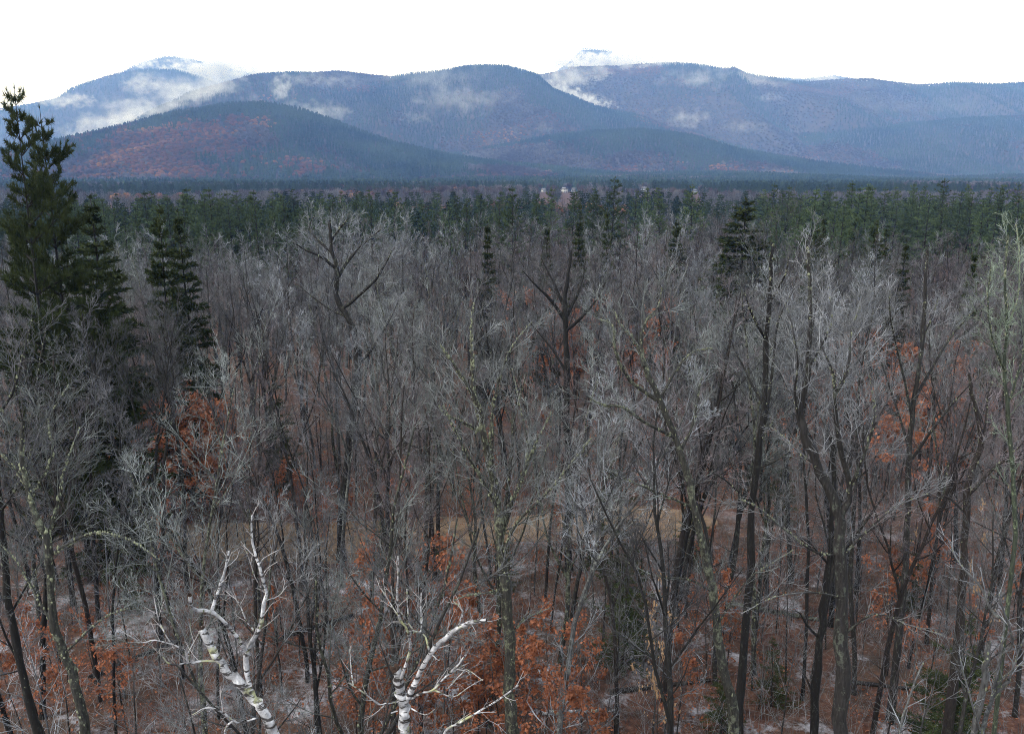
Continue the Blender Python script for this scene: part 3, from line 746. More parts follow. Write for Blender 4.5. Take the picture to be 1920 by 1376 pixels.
hero('bare_tree', 'big oak-like crown over a dark crooked trunk, its silvery twigs against the pines', 'tree', 46, 'oak_bark', 309, [
    ([(640, 1010), (648, 900), (660, 780), (672, 700), (668, 640), (655, 600), (636, 570), (630, 540), (632, 500), (622, 470), (620, 440), (618, 415)], 17, 5, T_, .1),
    ([(632, 505), (600, 480), (575, 470), (550, 455)], 7, 3, T_, -.3), ([(624, 475), (595, 450), (580, 425), (590, 405)], 6, 3, T_, .4),
    ([(634, 520), (660, 480), (690, 450), (715, 430)], 7, 3, T_, .3), ([(621, 450), (640, 425), (655, 408)], 5, 2.5, T_, -.4),
    ([(640, 580), (690, 540), (720, 500), (735, 470)], 7, 3, T_, -.4), ([(650, 595), (620, 580), (590, 560), (560, 535)], 5, 2.5, T_, .3),
    ([(668, 690), (700, 650), (730, 600), (750, 560)], 7, 3, T_, .3),
    ], {0: (1, 2.2, 14, .6), 1: (1, 2.0, 14, .1), 2: (1, 1.8, 13, .1), 3: (1, 2.1, 14, .1), 4: (1, 1.7, 12, .1), 5: (1, 2.0, 14, .1), 6: (1, 1.7, 10, .2), 7: (1, 2.0, 12, .2)}, 30, .07, 'the big oak-like crown')

hero('bare_tree', 'dark tree whose limbs open in a wide vase shape, in the centre', 'tree', 44, 'dark_bark', 310, [
    ([(1067, 1060), (1066, 900), (1063, 760), (1062, 640), (1060, 590), (1062, 540), (1068, 500), (1072, 470)], 16, 4, T_, 0),
    ([(1060, 600), (1035, 565), (1005, 535), (980, 508)], 8, 3, T_, -.3), ([(1060, 580), (1045, 545), (1030, 515), (1015, 485)], 7, 3, T_, .3),
    ([(1061, 595), (1080, 560), (1092, 525), (1098, 490)], 7, 3, T_, .4), ([(1062, 620), (1095, 590), (1120, 560), (1135, 530)], 7, 3, T_, -.4),
    ([(1063, 700), (1040, 660), (1015, 630), (990, 600)], 6, 3, C_, .3),
    ], {0: (1, 1.8, 9, .6), 1: (1, 1.9, 12, .1), 2: (1, 1.8, 12, .1), 3: (1, 1.8, 12, .1), 4: (1, 1.8, 12, .1), 5: (1, 1.6, 9, .2)}, 0, .05, 'the vase-shaped dark tree')

hero('lichen_tree', 'leaning trunk with one large pale lichen patch near the left edge', 'tree', 16, 'lichen_bark', 311, [
    ([(170, 1420), (150, 1311), (124, 1234), (104, 1180), (95, 1080), (90, 1016), (70, 976), (53, 916), (40, 860), (44, 790)], 22, 7, T_, 0),
    ([(88, 1010), (110, 940), (120, 880), (150, 800)], 8, 3, T_, .4), ([(92, 1040), (170, 1000), (240, 1010), (300, 1050)], 6, 2.5, C_, -.3),
    ([(56, 920), (20, 870), (-20, 830)], 6, 3, C_, .3), ([(106, 1185), (60, 1100), (30, 1050), (0, 1020)], 6, 3, C_, .4),
    ([(120, 1225), (190, 1160), (240, 1140)], 5, 2, C_, -.4), ([(60, 930), (100, 850), (90, 790), (130, 720)], 6, 2.5, C_, .4),
    ], {0: (1, 1.4, 13, .45), 1: (1, 1.4, 14, .1), 2: (1, 1.2, 12, .1), 3: (1, 1.3, 11, .1), 4: (1, 1.3, 12, .1), 5: (1, 1.1, 10, .1), 6: (1, 1.3, 12, .1)}, 120, .06, 'the leaning lichen-patched trunk')

hero('bare_tree', 'black leaning trunk rising along the very left edge', 'tree', 17, 'dark_bark', 312, [
    ([(90, 1420), (62, 1340), (36, 1240), (14, 1120), (2, 980), (-6, 860), (-4, 740)], 20, 8, T_, 0), ([(20, 1150), (60, 1080), (90, 1030)], 6, 3, C_, .4),
    ([(0, 960), (40, 900), (60, 840)], 6, 3, C_, -.4), ([(-2, 780), (30, 720), (50, 640), (60, 600)], 6, 3, C_, .3)],
    {0: (1, 1.4, 12, .5), 1: (1, 1.2, 11, .1), 2: (1, 1.2, 11, .1), 3: (1, 1.3, 12, .1)}, 30, .05, 'the black trunk on the left edge')

hero('bare_tree', 'pale speckled tree with white upper stem and slanting silvery boughs, far right', 'tree', 30, 'grey_bark', 313, [
    ([(1700, 1060), (1702, 960), (1704, 850), (1712, 760), (1728, 650), (1734, 580), (1736, 510), (1740, 470)], 13, 4, T_, 0),
    ([(1703, 870), (1760, 790), (1800, 740), (1850, 695)], 6, 2.5, T_, -.4), ([(1715, 750), (1770, 650), (1810, 600), (1865, 545)], 6, 2.5, T_, .3),
    ([(1704, 840), (1680, 760), (1655, 690), (1640, 640)], 6, 2.5, T_, .3), ([(1728, 640), (1745, 600), (1760, 560)], 5, 2.5, C_, .4), ([(1710, 780), (1690, 690), (1670, 600), (1668, 545)], 6, 2.5, C_, -.3)],
    {0: (1, 1.7, 10, .45), 1: (1, 1.3, 10, .1), 2: (1, 1.4, 12, .1), 3: (1, 1.4, 11, .1), 4: (1, 1.3, 9, .1), 5: (1, 1.4, 11, .1)}, 60, .05, 'the pale speckled tree')

hero('bare_tree', 'dark crooked stem forking at the right-hand edge', 'tree', 24, 'brown_bark', 314, [
    ([(1800, 1180), (1806, 1060), (1812, 940), (1822, 880), (1838, 840), (1836, 790), (1822, 740), (1816, 700)], 17, 5, T_, 0),
    ([(1838, 830), (1850, 780), (1852, 740), (1870, 700)], 7, 3, C_, .4), ([(1815, 930), (1860, 880), (1900, 850), (1940, 800)], 7, 3, C_, -.4), ([(1808, 960), (1770, 930), (1720, 950), (1690, 970)], 6, 2.5, C_, -.4)],
    {0: (1, 1.6, 9, .55), 1: (1, 1.4, 11, .1), 2: (1, 1.5, 13, .1), 3: (1, 1.3, 10, .1)}, 30, .05, 'the dark crooked stem')

hero('birch_tree', 'group of thin white birch stems below the row of pines right of centre', 'birch tree', 62, 'pale_bark', 315, [
    ([(1258, 720), (1256, 640), (1258, 580), (1256, 520), (1252, 470), (1254, 440)], 4, 1.8, T_, 0), ([(1256, 690), (1268, 600), (1266, 520), (1270, 455)], 3.4, 1.6, T_, .4),
    ([(1256, 600), (1240, 540), (1222, 500), (1208, 480)], 3, 1.5, T_, -.4), ([(1262, 560), (1285, 510), (1296, 470)], 3.6, 2, C_, .3)],
    {0: (1, 1.9, 10, .4), 1: (1, 1.8, 10, .4), 2: (1, 1.5, 8, .2), 3: (1, 1.5, 8, .2)}, 0, .05, 'the white birch stems')

hero('lichen_tree', 'added green-tinged tree standing in for the lens tint at the right-hand frame edge', 'tree', 15, 'lens_tint_bark', 316, [  # tree added to carry the green lens tint along the right edge
    ([(1905, 1000), (1900, 900), (1890, 780), (1884, 690), (1888, 600), (1884, 520), (1890, 440)], 9, 3, T_, 0),
    ([(1888, 760), (1912, 690), (1925, 620), (1930, 540)], 5, 2, T_, .3), ([(1886, 700), (1862, 640), (1852, 570), (1858, 500)], 4.5, 2, T_, -.3),
    ([(1886, 620), (1908, 560), (1912, 490), (1905, 420)], 4, 2, C_, .3)],
    {0: (1, .8, 16, .3), 1: (1, .8, 13, .05), 2: (1, .8, 13, .05), 3: (1, .8, 11, .05)}, 60, .035, 'the green-tinged tree')

# ------------------------------------------------------------------ the tall pines and dark hemlocks one can tell apart
def topped(parts, H0, name, label, cat, u, v, Y, wid, seed, group=None, land=None):
    top = at(u, v, Y); zb = float(gz(top[0], Y)); h = top[2] - zb; s = h / H0
    o = put(name, parts, (top[0], Y, zb), (s * wid, s * wid, s), seed * 2.399, label, cat, group)
    HEROXY.append((top[0], Y))
    if land: LAND.append((land, u, v + 60, Y))
    return o
big1 = conifer_parts(pine_tree, 'dark_bark', 'needles_dark', 151, 26, .34, .18, 5.0, 27, 5, 18, 12, .36, .027, .12, .5, 1., 1.7, .012)
big2 = conifer_parts(pine_tree, 'dark_bark', 'needles_dark', 152, 25, .34, .15, 5.6, 28, 5, 20, 13, .36, .027, .10, .45, 1., 1.5, .010)
topped(big1, 26, 'pine_tree', 'tallest dark pine, its tip above the hills, at the left edge', 'pine tree', 10, 166, 40, .45, 3, land='the tallest pine')
topped(big2, 25, 'pine_tree', 'broad dark pine with layered boughs beside the tallest pine', 'pine tree', 60, 203, 43, .52, 5, land='the broad layered pine')
topped(SPRUCE[0], 16, 'hemlock_tree', 'slim dark hemlock nearest the layered pines', 'hemlock tree', 172, 372, 52, 1.15, 7, land='the slim dark hemlock')
topped(SPRUCE[2], 16, 'hemlock_tree', 'left one of two dark hemlocks standing side by side', 'hemlock tree', 289, 386, 58, .66, 9)
topped(SPRUCE[0], 16, 'hemlock_tree', 'right one of two dark hemlocks standing side by side', 'hemlock tree', 338, 398, 60, .84, 12, land='the pair of dark hemlocks')
topped(SPRUCE[2], 16, 'hemlock_tree', 'short bushy hemlock below the slim one', 'hemlock tree', 170, 508, 45, .95, 4, land='the short bushy hemlock')
topped(SPRUCE[2], 16, 'cedar_tree', 'broad dark green cedar standing above the bare crowns', 'cedar tree', 1393, 374, 92, 1.75, 3, land='the broad dark cedar')
topped(PINE[0], 23, 'pine_tree', 'near pine with separate shelves of boughs, left of the vase-shaped tree top', 'pine tree', 960, 352, 140, 1., 2, land='the pine with shelved boughs')
for j, (u, v, Y, sp, lab) in enumerate([
        (915, 418, 85, 1, 'small olive cedar just below the pine with shelved boughs'), (1024, 424, 92, 1, 'little pointed cedar between the shelved pine and the vase-shaped tree'),
        (1140, 394, 120, 1, 'narrow cedar under the tallest of the central pines'), (1088, 380, 150, 1, 'thin cedar in the gap before the white houses'),
        (1085, 412, 108, 0, 'stubby cedar right of the little pointed cedar'), (1270, 415, 110, 2, 'round-topped cedar left of the broad cedar'),
        (1640, 415, 105, 2, 'low dark cedar in a pair under the right-hand pines'), (1660, 425, 112, 0, 'second low cedar in a pair under the right-hand pines'),
        (1700, 452, 80, 1, 'small yellowish cedar alone among bare crowns on the right'), (1535, 428, 88, 2, 'small rounded cedar right of the broad dark cedar'),
        (1548, 405, 105, 1, 'slim cedar behind the small rounded cedar'), (1828, 470, 72, 1, 'small cedar near the right edge of the wood'), (1355, 470, 80, 1, 'dark little cedar at the foot of the broad cedar')]):
    topped(SPRUCE[sp], 16, 'cedar_tree', lab, 'cedar tree', u, v, Y, .85 if sp == 1 else .9, j + 3, 'small cedars among the bare crowns')

# ------------------------------------------------------------------ labels that say which one
ORD = ['', 'second ', 'third ', 'fourth ', 'fifth ', 'sixth ', 'seventh ', 'eighth ', 'ninth ', 'tenth ', 'eleventh ', 'twelfth ', 'thirteenth ', 'fourteenth ']
def project(p):
    d = np.asarray(p, float) - np.array((0, 0, CAM_H))
    f = d[1] * math.cos(PITCH) - d[2] * math.sin(PITCH); up = d[1] * math.sin(PITCH) + d[2] * math.cos(PITCH)
    return 960 + F * d[0] / f, 688 - F * up / f
SEEN_L = {}
def which(desc, noun, u, v, Y):
    ph, lu, lv, lY = min(LAND, key=lambda L: ((L[1] - u) * 1.3) ** 2 + (L[2] - v) ** 2 * .5 + (60 * math.log(L[3] / Y)) ** 2)
    far = 'far ' if Y > lY * 2.2 else ''
    if Y > lY * 1.18: rel = far + 'behind ' + ph
    elif Y < lY * .85: rel = 'in front of ' + ph
    else: rel = ('left of ' if u < lu else 'right of ') + ph
    if rel.startswith(('far', 'behind', 'in')): rel += ', to its left' if u < lu - 40 else ', to its right' if u > lu + 40 else ''
    key = f'{desc} {noun} {rel}'; n = SEEN_L.get(key, 0); SEEN_L[key] = n + 1
    return f'{ORD[min(n, 13)]}{key}'

# ------------------------------------------------------------------ rows of pines in the middle distance
rg = random.Random(77); npine = 0
def pine_at(u, v, Y, wid=None, name='pine_tree', group='pines of the middle distance'):
    global npine
    j = rg.randrange(4); npine += 1
    desc = ('tall', 'narrow', 'full', 'ragged')[j]
    topped(PINE[j], 23, name, which(desc + ' dark green', 'pine', u, v, Y), 'pine tree', u, v, Y, wid or rg.uniform(.8, 1.15), npine, group)
for (u, v, Y, w_) in [(1040, 352, 190, .9), (1145, 334, 165, 1.05), (1112, 352, 205, .9), (1128, 362, 175, 1.), (1070, 358, 215, 1), (1215, 352, 210, .8), (1190, 356, 230, .9),
                      (1300, 348, 175, 1.), (1245, 350, 190, .9), (1520, 352, 160, 1.), (1480, 350, 200, .9), (1450, 345, 215, .9), (1582, 375, 140, .8), (1610, 352, 180, 1.),
                      (900, 362, 215, 1), (850, 366, 225, 1.1), (935, 360, 205, 1), (1000, 362, 210, .9)]:
    pine_at(u, v, Y, w_)
u = 135
while u < 880:
    pine_at(u, rg.choice((rg.uniform(350, 374), rg.uniform(356, 398))), rg.uniform(150, 185) if u < 560 else rg.uniform(200, 240)); u += rg.uniform(13, 24) * (1 if u < 560 else 1.35)
u = 130
while u < 700: pine_at(u, rg.uniform(352, 372), rg.uniform(200, 260)); u += rg.uniform(18, 40)
u = 1440
while u < 1960: pine_at(u, rg.choice((rg.uniform(336, 370), rg.uniform(355, 402))), rg.uniform(165, 235)); u += rg.uniform(12, 24)
u = 1430
while u < 1960: pine_at(u, rg.uniform(342, 366), rg.uniform(235, 290)); u += rg.uniform(20, 55)

# ------------------------------------------------------------------ the leafless wood, tree by tree
rng = np.random.default_rng(5); pts = []; tries = 0
HX = np.array(HEROXY)
wts = [1.1, 1.1, 1.5, 1.0, .6, .6, 1.9, 1.2, .8, 1.8]
while len(pts) < 292 and tries < 60000:
    tries += 1
    y = rng.uniform(15 ** 1.5, 94 ** 1.5) ** (1 / 1.5); x = rng.uniform(-.68, .68) * y
    if -5.5 < y - track_y(x) < 3.6: continue
    if min((x - a) ** 2 + (y - b) ** 2 for a, b in HEROXY) < (1.6 if y > 30 else 3.) ** 2: continue
    if y < 34 and rng.random() < .38: continue
    if any((x - a) ** 2 + (y - b) ** 2 < (1.7 if y < 60 else 2.6) ** 2 for a, b in pts): continue
    pts.append((x, y))
pts.sort(key=lambda p: p[1])
OPEN = [(625, 75, 46, 600), (1062, 60, 44, 700), (180, 65, 52, 515), (315, 75, 58, 525), (1393, 65, 92, 462), (960, 40, 140, 440), (1255, 40, 62, 560), (170, 40, 45, 590), (915, 20, 85, 460), (1024, 20, 92, 465), (1140, 20, 120, 440), (1640, 30, 105, 450), (1535, 25, 88, 460), (1700, 18, 80, 480)]
for k, (x, y) in enumerate(pts):
    pr = rg.choices(PROTO, wts)[0]; z = float(gz(x, y))
    h = rg.uniform(13.2, 17.2) - (1. if y < 28 else 0); s = h / pr['H']
    ang = rg.random() * 6.283
    uc, _v = project((x, y, z + h))
    for (cu, half, cY, cv) in OPEN:          # gaps in the wood through which farther trees show
        if y < cY - 1 and abs(uc - cu) < half + 2.6 / y * F: h = min(h, float(at(cu, cv, y)[2]) - z)
    if h < 7: continue
    s = h / pr['H']
    u, v = project((x, y, z + h * .6))
    put('bare_tree', pr['parts'], (x, y, z), (s * rg.uniform(.9, 1.15),) * 2 + (s,), ang, which(pr['desc'], 'bare tree', u, v, y), 'tree', 'bare trees of the leafless wood')

# ------------------------------------------------------------------ young growth: leafy beeches, brush, little evergreens
def sapling_parts(seed, H, mat, leaf=None, nleaf=400, size=.09, n=9):
    rg_ = random.Random(seed); rn = np.random.default_rng(seed)
    c = dict(n=[n, 6, 4, 0, 0], ratio=[.38, .5, .5, .5], ang=[R(52), R(42), R(40), R(40)], wig=.1, up=[.05, .03, .02, 0], max=3)
    st = walk(rg_, (0, 0, -.2), (rg_.gauss(0, .06), rg_.gauss(0, .06), 1), H, 7, .05, .05); out = []
    sprout(rg_, out, st, .03, .008, H, 0, c, .25)
    parts = [('trunk', tube_mesh('trunk', [poly(st, .012 + .006 * H, .006)], M[mat])), ('crown', tube_mesh('crown', [poly(q, a, b) for _, q, a, b in out], M[mat]))]
    if leaf:
        tw = [q for l, q, a, b in out if l >= 2]; P = []
        hub = rg_.choices(tw, k=max(8, nleaf // 14))
        for _ in range(nleaf):
            q = rg_.choice(hub) if rg_.random() < .75 else rg_.choice(tw); p, _d = on_path(q, rg_.random() * .99)
            P.append(tuple(p[i] + rg_.gauss(0, .05) for i in range(3)))
        V, Q = leaf_quads(rn, np.array(P), size)
        parts.append(('leaves', mesh_np('leaves', V, [Q], M[leaf], smooth=False)))
    return parts
BEECH = [sapling_parts(400 + i, 5.0, 'grey_bark', 'beech_leaf', 950, .14) for i in range(3)]
PALEB = sapling_parts(410, 4.0, 'grey_bark', 'pale_leaf', 130, .09)
BRUSH = [sapling_parts(420 + i, 5.0, ('grey_bark', 'brown_bark', 'pale_bark')[i], n=12) for i in range(3)]
for (cu, cy, sx, sy, n, hmin, hmax) in [(300, 52, 6, 6, 28, 5, 9), (1075, 86, 6, 6, 12, 7, 12), (1680, 62, 6, 6, 18, 6, 11), (800, 31, 3., 5, 11, 4, 7), (1050, 25, 2., 2, 5, 4, 6.0), (720, 27, 3, 3, 7, 3, 5),
                                        (1650, 95, 8, 6, 6, 4, 8), (600, 47, 6, 6, 8, 3, 5), (1850, 36, 4, 6, 7, 3, 6), (1250, 40, 6, 8, 8, 3, 5), (60, 70, 6, 8, 7, 4, 7), (150, 33, 6, 6, 8, 3, 5), (1450, 60, 9, 12, 8, 3, 6), (950, 62, 9, 9, 9, 3, 6)]:
    for _ in range(n):
        y = cy + rg.gauss(0, sy * .6); x = (cu - 960) / F * cy + rg.gauss(0, sx * .6); y = max(y, 20)
        h = rg.uniform(hmin, hmax); z = float(gz(x, y)); u, v = project((x, y, z + h / 2))
        if not (-30 < u < 1950 and v < 1420): continue
        put('beech_sapling', rg.choice(BEECH), (x, y, z), (h / 5 * .9, h / 5 * .9, h / 5), rg.random() * 6.28, which('orange-leaved', 'young beech', u, v, y), 'sapling', 'young beeches still holding orange leaves')
for (u, v, Y) in [(1245, 1150, 24), (1225, 1180, 25), (1230, 1105, 27), (1860, 960, 30), (1700, 1010, 34)]:
    p = at(u, v, Y); z = float(gz(p[0], Y)); h = max(2.5, p[2] - z + .6)
    put('beech_sapling', PALEB, (p[0], Y, z), (.8, .8, h / 4), u, which('straw-leaved', 'young beech', u, v, Y), 'sapling', 'young beeches still holding pale leaves')
nb = 0
while nb < 285:
    y = math.sqrt(rg.uniform(22 ** 2, 66 ** 2)); x = rg.uniform(-.64, .64) * y
    if -6 < y - track_y(x) < 3.6: continue
    h = rg.uniform(2.5, 9); z = float(gz(x, y)); j = rg.randrange(3); nb += 1; u, v = project((x, y, z + h / 2))
    put('bare_sapling', BRUSH[j], (x, y, z), (h / 5 * .8, h / 5 * .8, h / 5), rg.random() * 6.28, which(('grey', 'brown', 'pale')[j], 'leafless sapling', u, v, y), 'sapling', 'leafless saplings of the undergrowth')
for (u, Y, h, wd) in [(1160, 38, 8.5, 1.0), (1190, 34, 5, 1.2), (1500, 31, 3.2, 1.1), (515, 58, 9, .8), (1885, 27, 6.5, 1.2), (1835, 22, 5.5, 1.3), (1900, 24, 6, 1.2), (1400, 29, 3, 1.2), (810, 40, 4, 1), (700, 45, 3.5, 1), (1320, 45, 5, 1), (1750, 40, 4, 1.1), (180, 40, 4, 1), (940, 42, 4, .9), (1480, 52, 6, .9)]:
    x = (u - 960) / F * Y * 1.02; z = float(gz(x, Y)); uu, v = project((x, Y, z + h / 2)); s = h / 16
    put('hemlock_sapling', THIN[rg.randrange(2)], (x, Y, z), (s * wd * 1.25, s * wd * 1.25, s), u, which('dark green', 'young hemlock', uu, v, Y), 'sapling', 'young hemlocks under the bare trees')

# thin shoots and brush nobody could count
ug = []
for _ in range(11000):
    y = math.sqrt(rg.uniform(22 ** 2, 75 ** 2)); x = rg.uniform(-.68, .68) * y
    if abs(y - track_y(x)) < 2.4: continue
    h = rg.choice((rg.uniform(.5, 2.), rg.uniform(1., 4.5))); p = (x, y, 0); q = walk(rg, p, unit((rg.gauss(0, .3), rg.gauss(0, .3), 1)), h, 3, .14, .02); ug.append((q, .008, .004))
    for t in (.35, .55, .7, .85):
        b, d = on_path(q, t); ug.append((walk(rg, b, split_dir(rg, d, R(rg.uniform(30, 65))), h * rg.uniform(.2, .45), 2, .1, .03), .005, .003))
V, Q, Rr = tubes([poly(*a) for a in ug], lambda r: 3)
V[:, 2] += gz(V[:, 0], V[:, 1]) - .05
link('undergrowth', mesh_np('undergrowth', V, [Q], M['grey_bark'], {'rad': Rr}), kind='stuff', label='thin leafless brush covering the forest floor', category='undergrowth')

# leaf litter that stands up from the floor, and fallen stems
rn = np.random.default_rng(8); n = 60000
y = np.sqrt(rn.uniform(23 ** 2, 72 ** 2, n)); x = rn.uniform(-.68, .68, n) * y
keep = (fbm(x / 2.6, y / 2.6, 71, 3) > .50) & (np.abs(y - track_y(x)) > 2.2); x, y = x[keep], y[keep]
V, Q = leaf_quads(rn, np.stack([x, y, gz(x, y) + rn.uniform(.0, .06, len(x))], -1), .14, -.15)
link('fallen_leaves', mesh_np('fallen_leaves', V, [Q], M['beech_leaf'], smooth=False), kind='stuff', label='rust coloured fallen leaves littering the forest floor', category='leaves')
for k, (u, v, ang, L, rd, mt, lab) in enumerate([(1085, 1338, .1, 3.0, .09, 'birch', 'white birch log on the leaf litter, bottom centre'), (590, 1180, .6, 4, .13, 'dark_bark', 'dark fallen log by the snow patch behind the snapped birch'),
        (1450, 1150, -.4, 5, .14, 'lichen_bark', 'mossy fallen log left of the straight black trunk'), (250, 1240, .9, 4, .12, 'dark_bark', 'dark fallen log left of the snapped birch'),
        (1240, 1290, .25, 4.5, .12, 'brown_bark', 'brown fallen log right of the big lichen-crusted trunk'), (1660, 1290, -.2, 3.5, .1, 'grey_bark', 'grey fallen log beside the birch clump')]):
    Y = 24.
    for _ in range(400):
        p = at(u, v, Y)
        if p[2] < gz(p[0], Y): break
        Y += .1
    c = np.array((p[0], Y, float(gz(p[0], Y)))); d = np.array((math.cos(ang), math.sin(ang), 0))
    q = np.array([c + d * L * (t - .5) for t in np.linspace(0, 1, 8)]); q[:, 2] = [float(gz(a, b)) + rd * .8 for a, b in q[:, :2]]
    rr = np.linspace(rd, rd * .6, 8); root = thing('fallen_log', lab, 'log', tuple(c))
    q = q - c; link('log_stem', tube_mesh('log_stem', [(q, rr)], M[mt], 9), root)
    hollow(root, np.zeros(3), q, rr); hollow(root, np.zeros(3), q[::-1], rr[::-1])
    st = [poly(walk(rg, tuple(q[i_]), split_dir(rg, tuple(d), 1.1), rg.uniform(.3, 1.), 3, .1, .1), rd * .3, .006) for i_ in (2, 4, 5, 6)]
    link('branch_stub', tube_mesh('branch_stub', st, M[mt]), root)

# ------------------------------------------------------------------ the forest as a mass
def gn_scatter(name, P, proto_me, rot, scl, tint, label, cat='forest'):
    me = bpy.data.meshes.new(name); P = np.asarray(P, np.float32)
    me.vertices.add(len(P)); me.vertices.foreach_set('co', P.ravel())
    a = me.attributes.new('rot', 'FLOAT_VECTOR', 'POINT'); a.data.foreach_set('vector', np.stack([rot * 0, rot * 0, rot], -1).astype(np.float32).ravel())
    a = me.attributes.new('scl', 'FLOAT_VECTOR', 'POINT'); a.data.foreach_set('vector', np.asarray(scl, np.float32).ravel())
    a = me.attributes.new('tint', 'FLOAT', 'POINT'); a.data.foreach_set('value', np.asarray(tint, np.float32))
    o = link(name, me, kind='stuff', label=label, category=cat)
    proto = bpy.data.objects.new(name + '_source', proto_me)
    g = bpy.data.node_groups.new(name, 'GeometryNodeTree')
    g.interface.new_socket('Geometry', in_out='INPUT', socket_type='NodeSocketGeometry'); g.interface.new_socket('Geometry', in_out='OUTPUT', socket_type='NodeSocketGeometry')
    gi, go = g.nodes.new('NodeGroupInput'), g.nodes.new('NodeGroupOutput')
    ip = g.nodes.new('GeometryNodeInstanceOnPoints'); oi = g.nodes.new('GeometryNodeObjectInfo'); oi.inputs['Object'].default_value = proto; oi.inputs['As Instance'].default_value = True
    def na(n):
        x = g.nodes.new('GeometryNodeInputNamedAttribute'); x.data_type = 'FLOAT_VECTOR'; x.inputs['Name'].default_value = n; return x.outputs['Attribute']
    g.links.new(gi.outputs[0], ip.inputs['Points']); g.links.new(oi.outputs['Geometry'], ip.inputs['Instance'])
    g.links.new(na('rot'), ip.inputs['Rotation']); g.links.new(na('scl'), ip.inputs['Scale']); g.links.new(ip.outputs[0], go.inputs[0])
    md = o.modifiers.new('scatter', 'NODES'); md.node_group = g
    return o

# light versions of the trees for the mass
def light_bare(seed, mat, spread, forks):
    global TW
    keep_, TW = TW, .014
    cfg = dict(CFG); cfg['n'] = [10, 8, 6, 0, 0]; cfg['max'] = 3
    t, c = bare_tree(seed, 16, .17, .4, spread, forks, cfg=cfg); TW = keep_
    return tube_mesh('far_bare_tree', t + c, M[mat], 5)
LB = [light_bare(501, 'grey_bark', .95, 2), light_bare(502, 'brown_bark', .9, 3), light_bare(503, 'pale_bark', .9, 2)]
def light_pine(seed):
    limbs, V, T = pine_tree(seed, 22, .22, .2, 3.8, 15, 5, 5, 3, .62, .12, .2, .35)
    V2, Q2, _ = tubes(limbs[:1], lambda r: 5); return mesh_np('far_pine', np.vstack([V, V2]), [T, Q2 + len(V)], M['far_conifer'], smooth=False)
LP = [light_pine(511), light_pine(512)]
def hill_tree(kind, seed):
    rn = np.random.default_rng(seed)
    if kind == 'conifer':       # a ragged cone of boughs, 1 high
        n = 70; h = rn.uniform(.12, .97, n); a = rn.uniform(0, 6.283, n); r = .20 * (1 - h) ** .8 * rn.uniform(.75, 1.25, n) + .015
        c, s = np.cos(a), np.sin(a); b = np.stack([c * 0, s * 0, h + .07], -1)
        e1 = np.stack([c * r - s * .07, s * r + c * .07, h - .05], -1); e2 = np.stack([c * r + s * .07, s * r - c * .07, h - .05], -1)
        V = np.stack([b, e1, e2], 1).reshape(-1, 3)
        return mesh_np('hill_conifer', V, [np.arange(n * 3).reshape(-1, 3)], M['far_conifer'], smooth=False)
    n = 110; d = rn.normal(size=(n, 3)); d /= np.linalg.norm(d, axis=1, keepdims=True); d[:, 2] = np.abs(d[:, 2]) * 1.1 - .25
    P = d * np.array([.30, .30, .36]) * rn.uniform(.55, 1.05, (n, 1)) + (0, 0, .62)
    if kind == 'orange':
        t = np.cross(d, rn.normal(size=(n, 3))); t /= np.linalg.norm(t, axis=1, keepdims=True); b = np.cross(d, t)
        V = np.stack([P + t * .08, P + b * .08, P - t * .08, P - b * .08], 1).reshape(-1, 3); Fq = np.arange(n * 4).reshape(-1, 4)
        return mesh_np('hill_oak', V, [Fq], M['far_orange'], smooth=False)
    root = np.array((0, 0, .3)); ax = P - root; ax /= np.linalg.norm(ax, axis=1, keepdims=True); t = np.cross(ax, rn.normal(size=(n, 3))); t /= np.linalg.norm(t, axis=1, keepdims=True)
    V = np.stack([P - ax * .16 - t * .035, P - ax * .16 + t * .035, P + ax * .1], 1).reshape(-1, 3)
    tk = np.array([(-.02, 0, 0), (.02, 0, 0), (.01, 0, .55), (0, -.02, 0), (0, .02, 0), (0, .01, .55)])
    return mesh_np('hill_bare', np.vstack([V, tk]), [np.arange((n + 2) * 3).reshape(-1, 3)], M['far_bare'], smooth=False)
HT = {k: hill_tree(k, i + 600) for i, k in enumerate(('conifer', 'orange', 'bare'))}

def jgrid(x0, x1, y0, y1, sp, seed):
    rn = np.random.default_rng(seed)
    X, Y = np.meshgrid(np.arange(x0, x1, sp), np.arange(y0, y1, sp)); X = X.ravel(); Y = Y.ravel()
    return X + rn.uniform(-.5, .5, len(X)) * sp, Y + rn.uniform(-.5, .5, len(X)) * sp, rn

# the wood goes on beyond the trees one can pick out
X, Y, rn = jgrid(-330, 330, 100, 420, 4.6, 1)
lim_u = np.interp(X / Y * F + 960, [0, 500, 620, 880, 1000, 1400, 1460, 1900], [138, 140, 170, 180, 190, 190, 158, 150])
ok = (np.abs(X) < .70 * Y) & (Y > 91 + 10 * vnoise(X / 9, Y / 9, 3)) & (Y < lim_u + 12 * (vnoise(X / 12, Y / 12, 19) - .5)); X, Y = X[ok], Y[ok]
Z = gz(X, Y); k3 = (fbm(X / 30, Y / 30, 13, 2) * 3.2 - .3 + rn.normal(0, .5, len(X))).round().clip(0, 2).astype(int)
for k, nm in enumerate(('grey leafless wood receding beyond the countable trees', 'brownish leafless wood mixed into the receding grey wood', 'pale twiggy wood mixed into the receding grey wood')):
    m = k3 == k; s = rn.uniform(.72, 1.18, m.sum()) * np.interp(X[m] / Y[m] * F + 960, [0, 500, 620, 1400, 1470, 1900], [.88, .88, 1.0, 1.0, .9, .9])
    gn_scatter('leafless_forest', np.stack([X[m], Y[m], Z[m]], -1), LB[k], rn.uniform(0, 6.28, m.sum()), np.stack([s * 1.1, s * 1.1, s], -1), rn.random(m.sum()), nm)

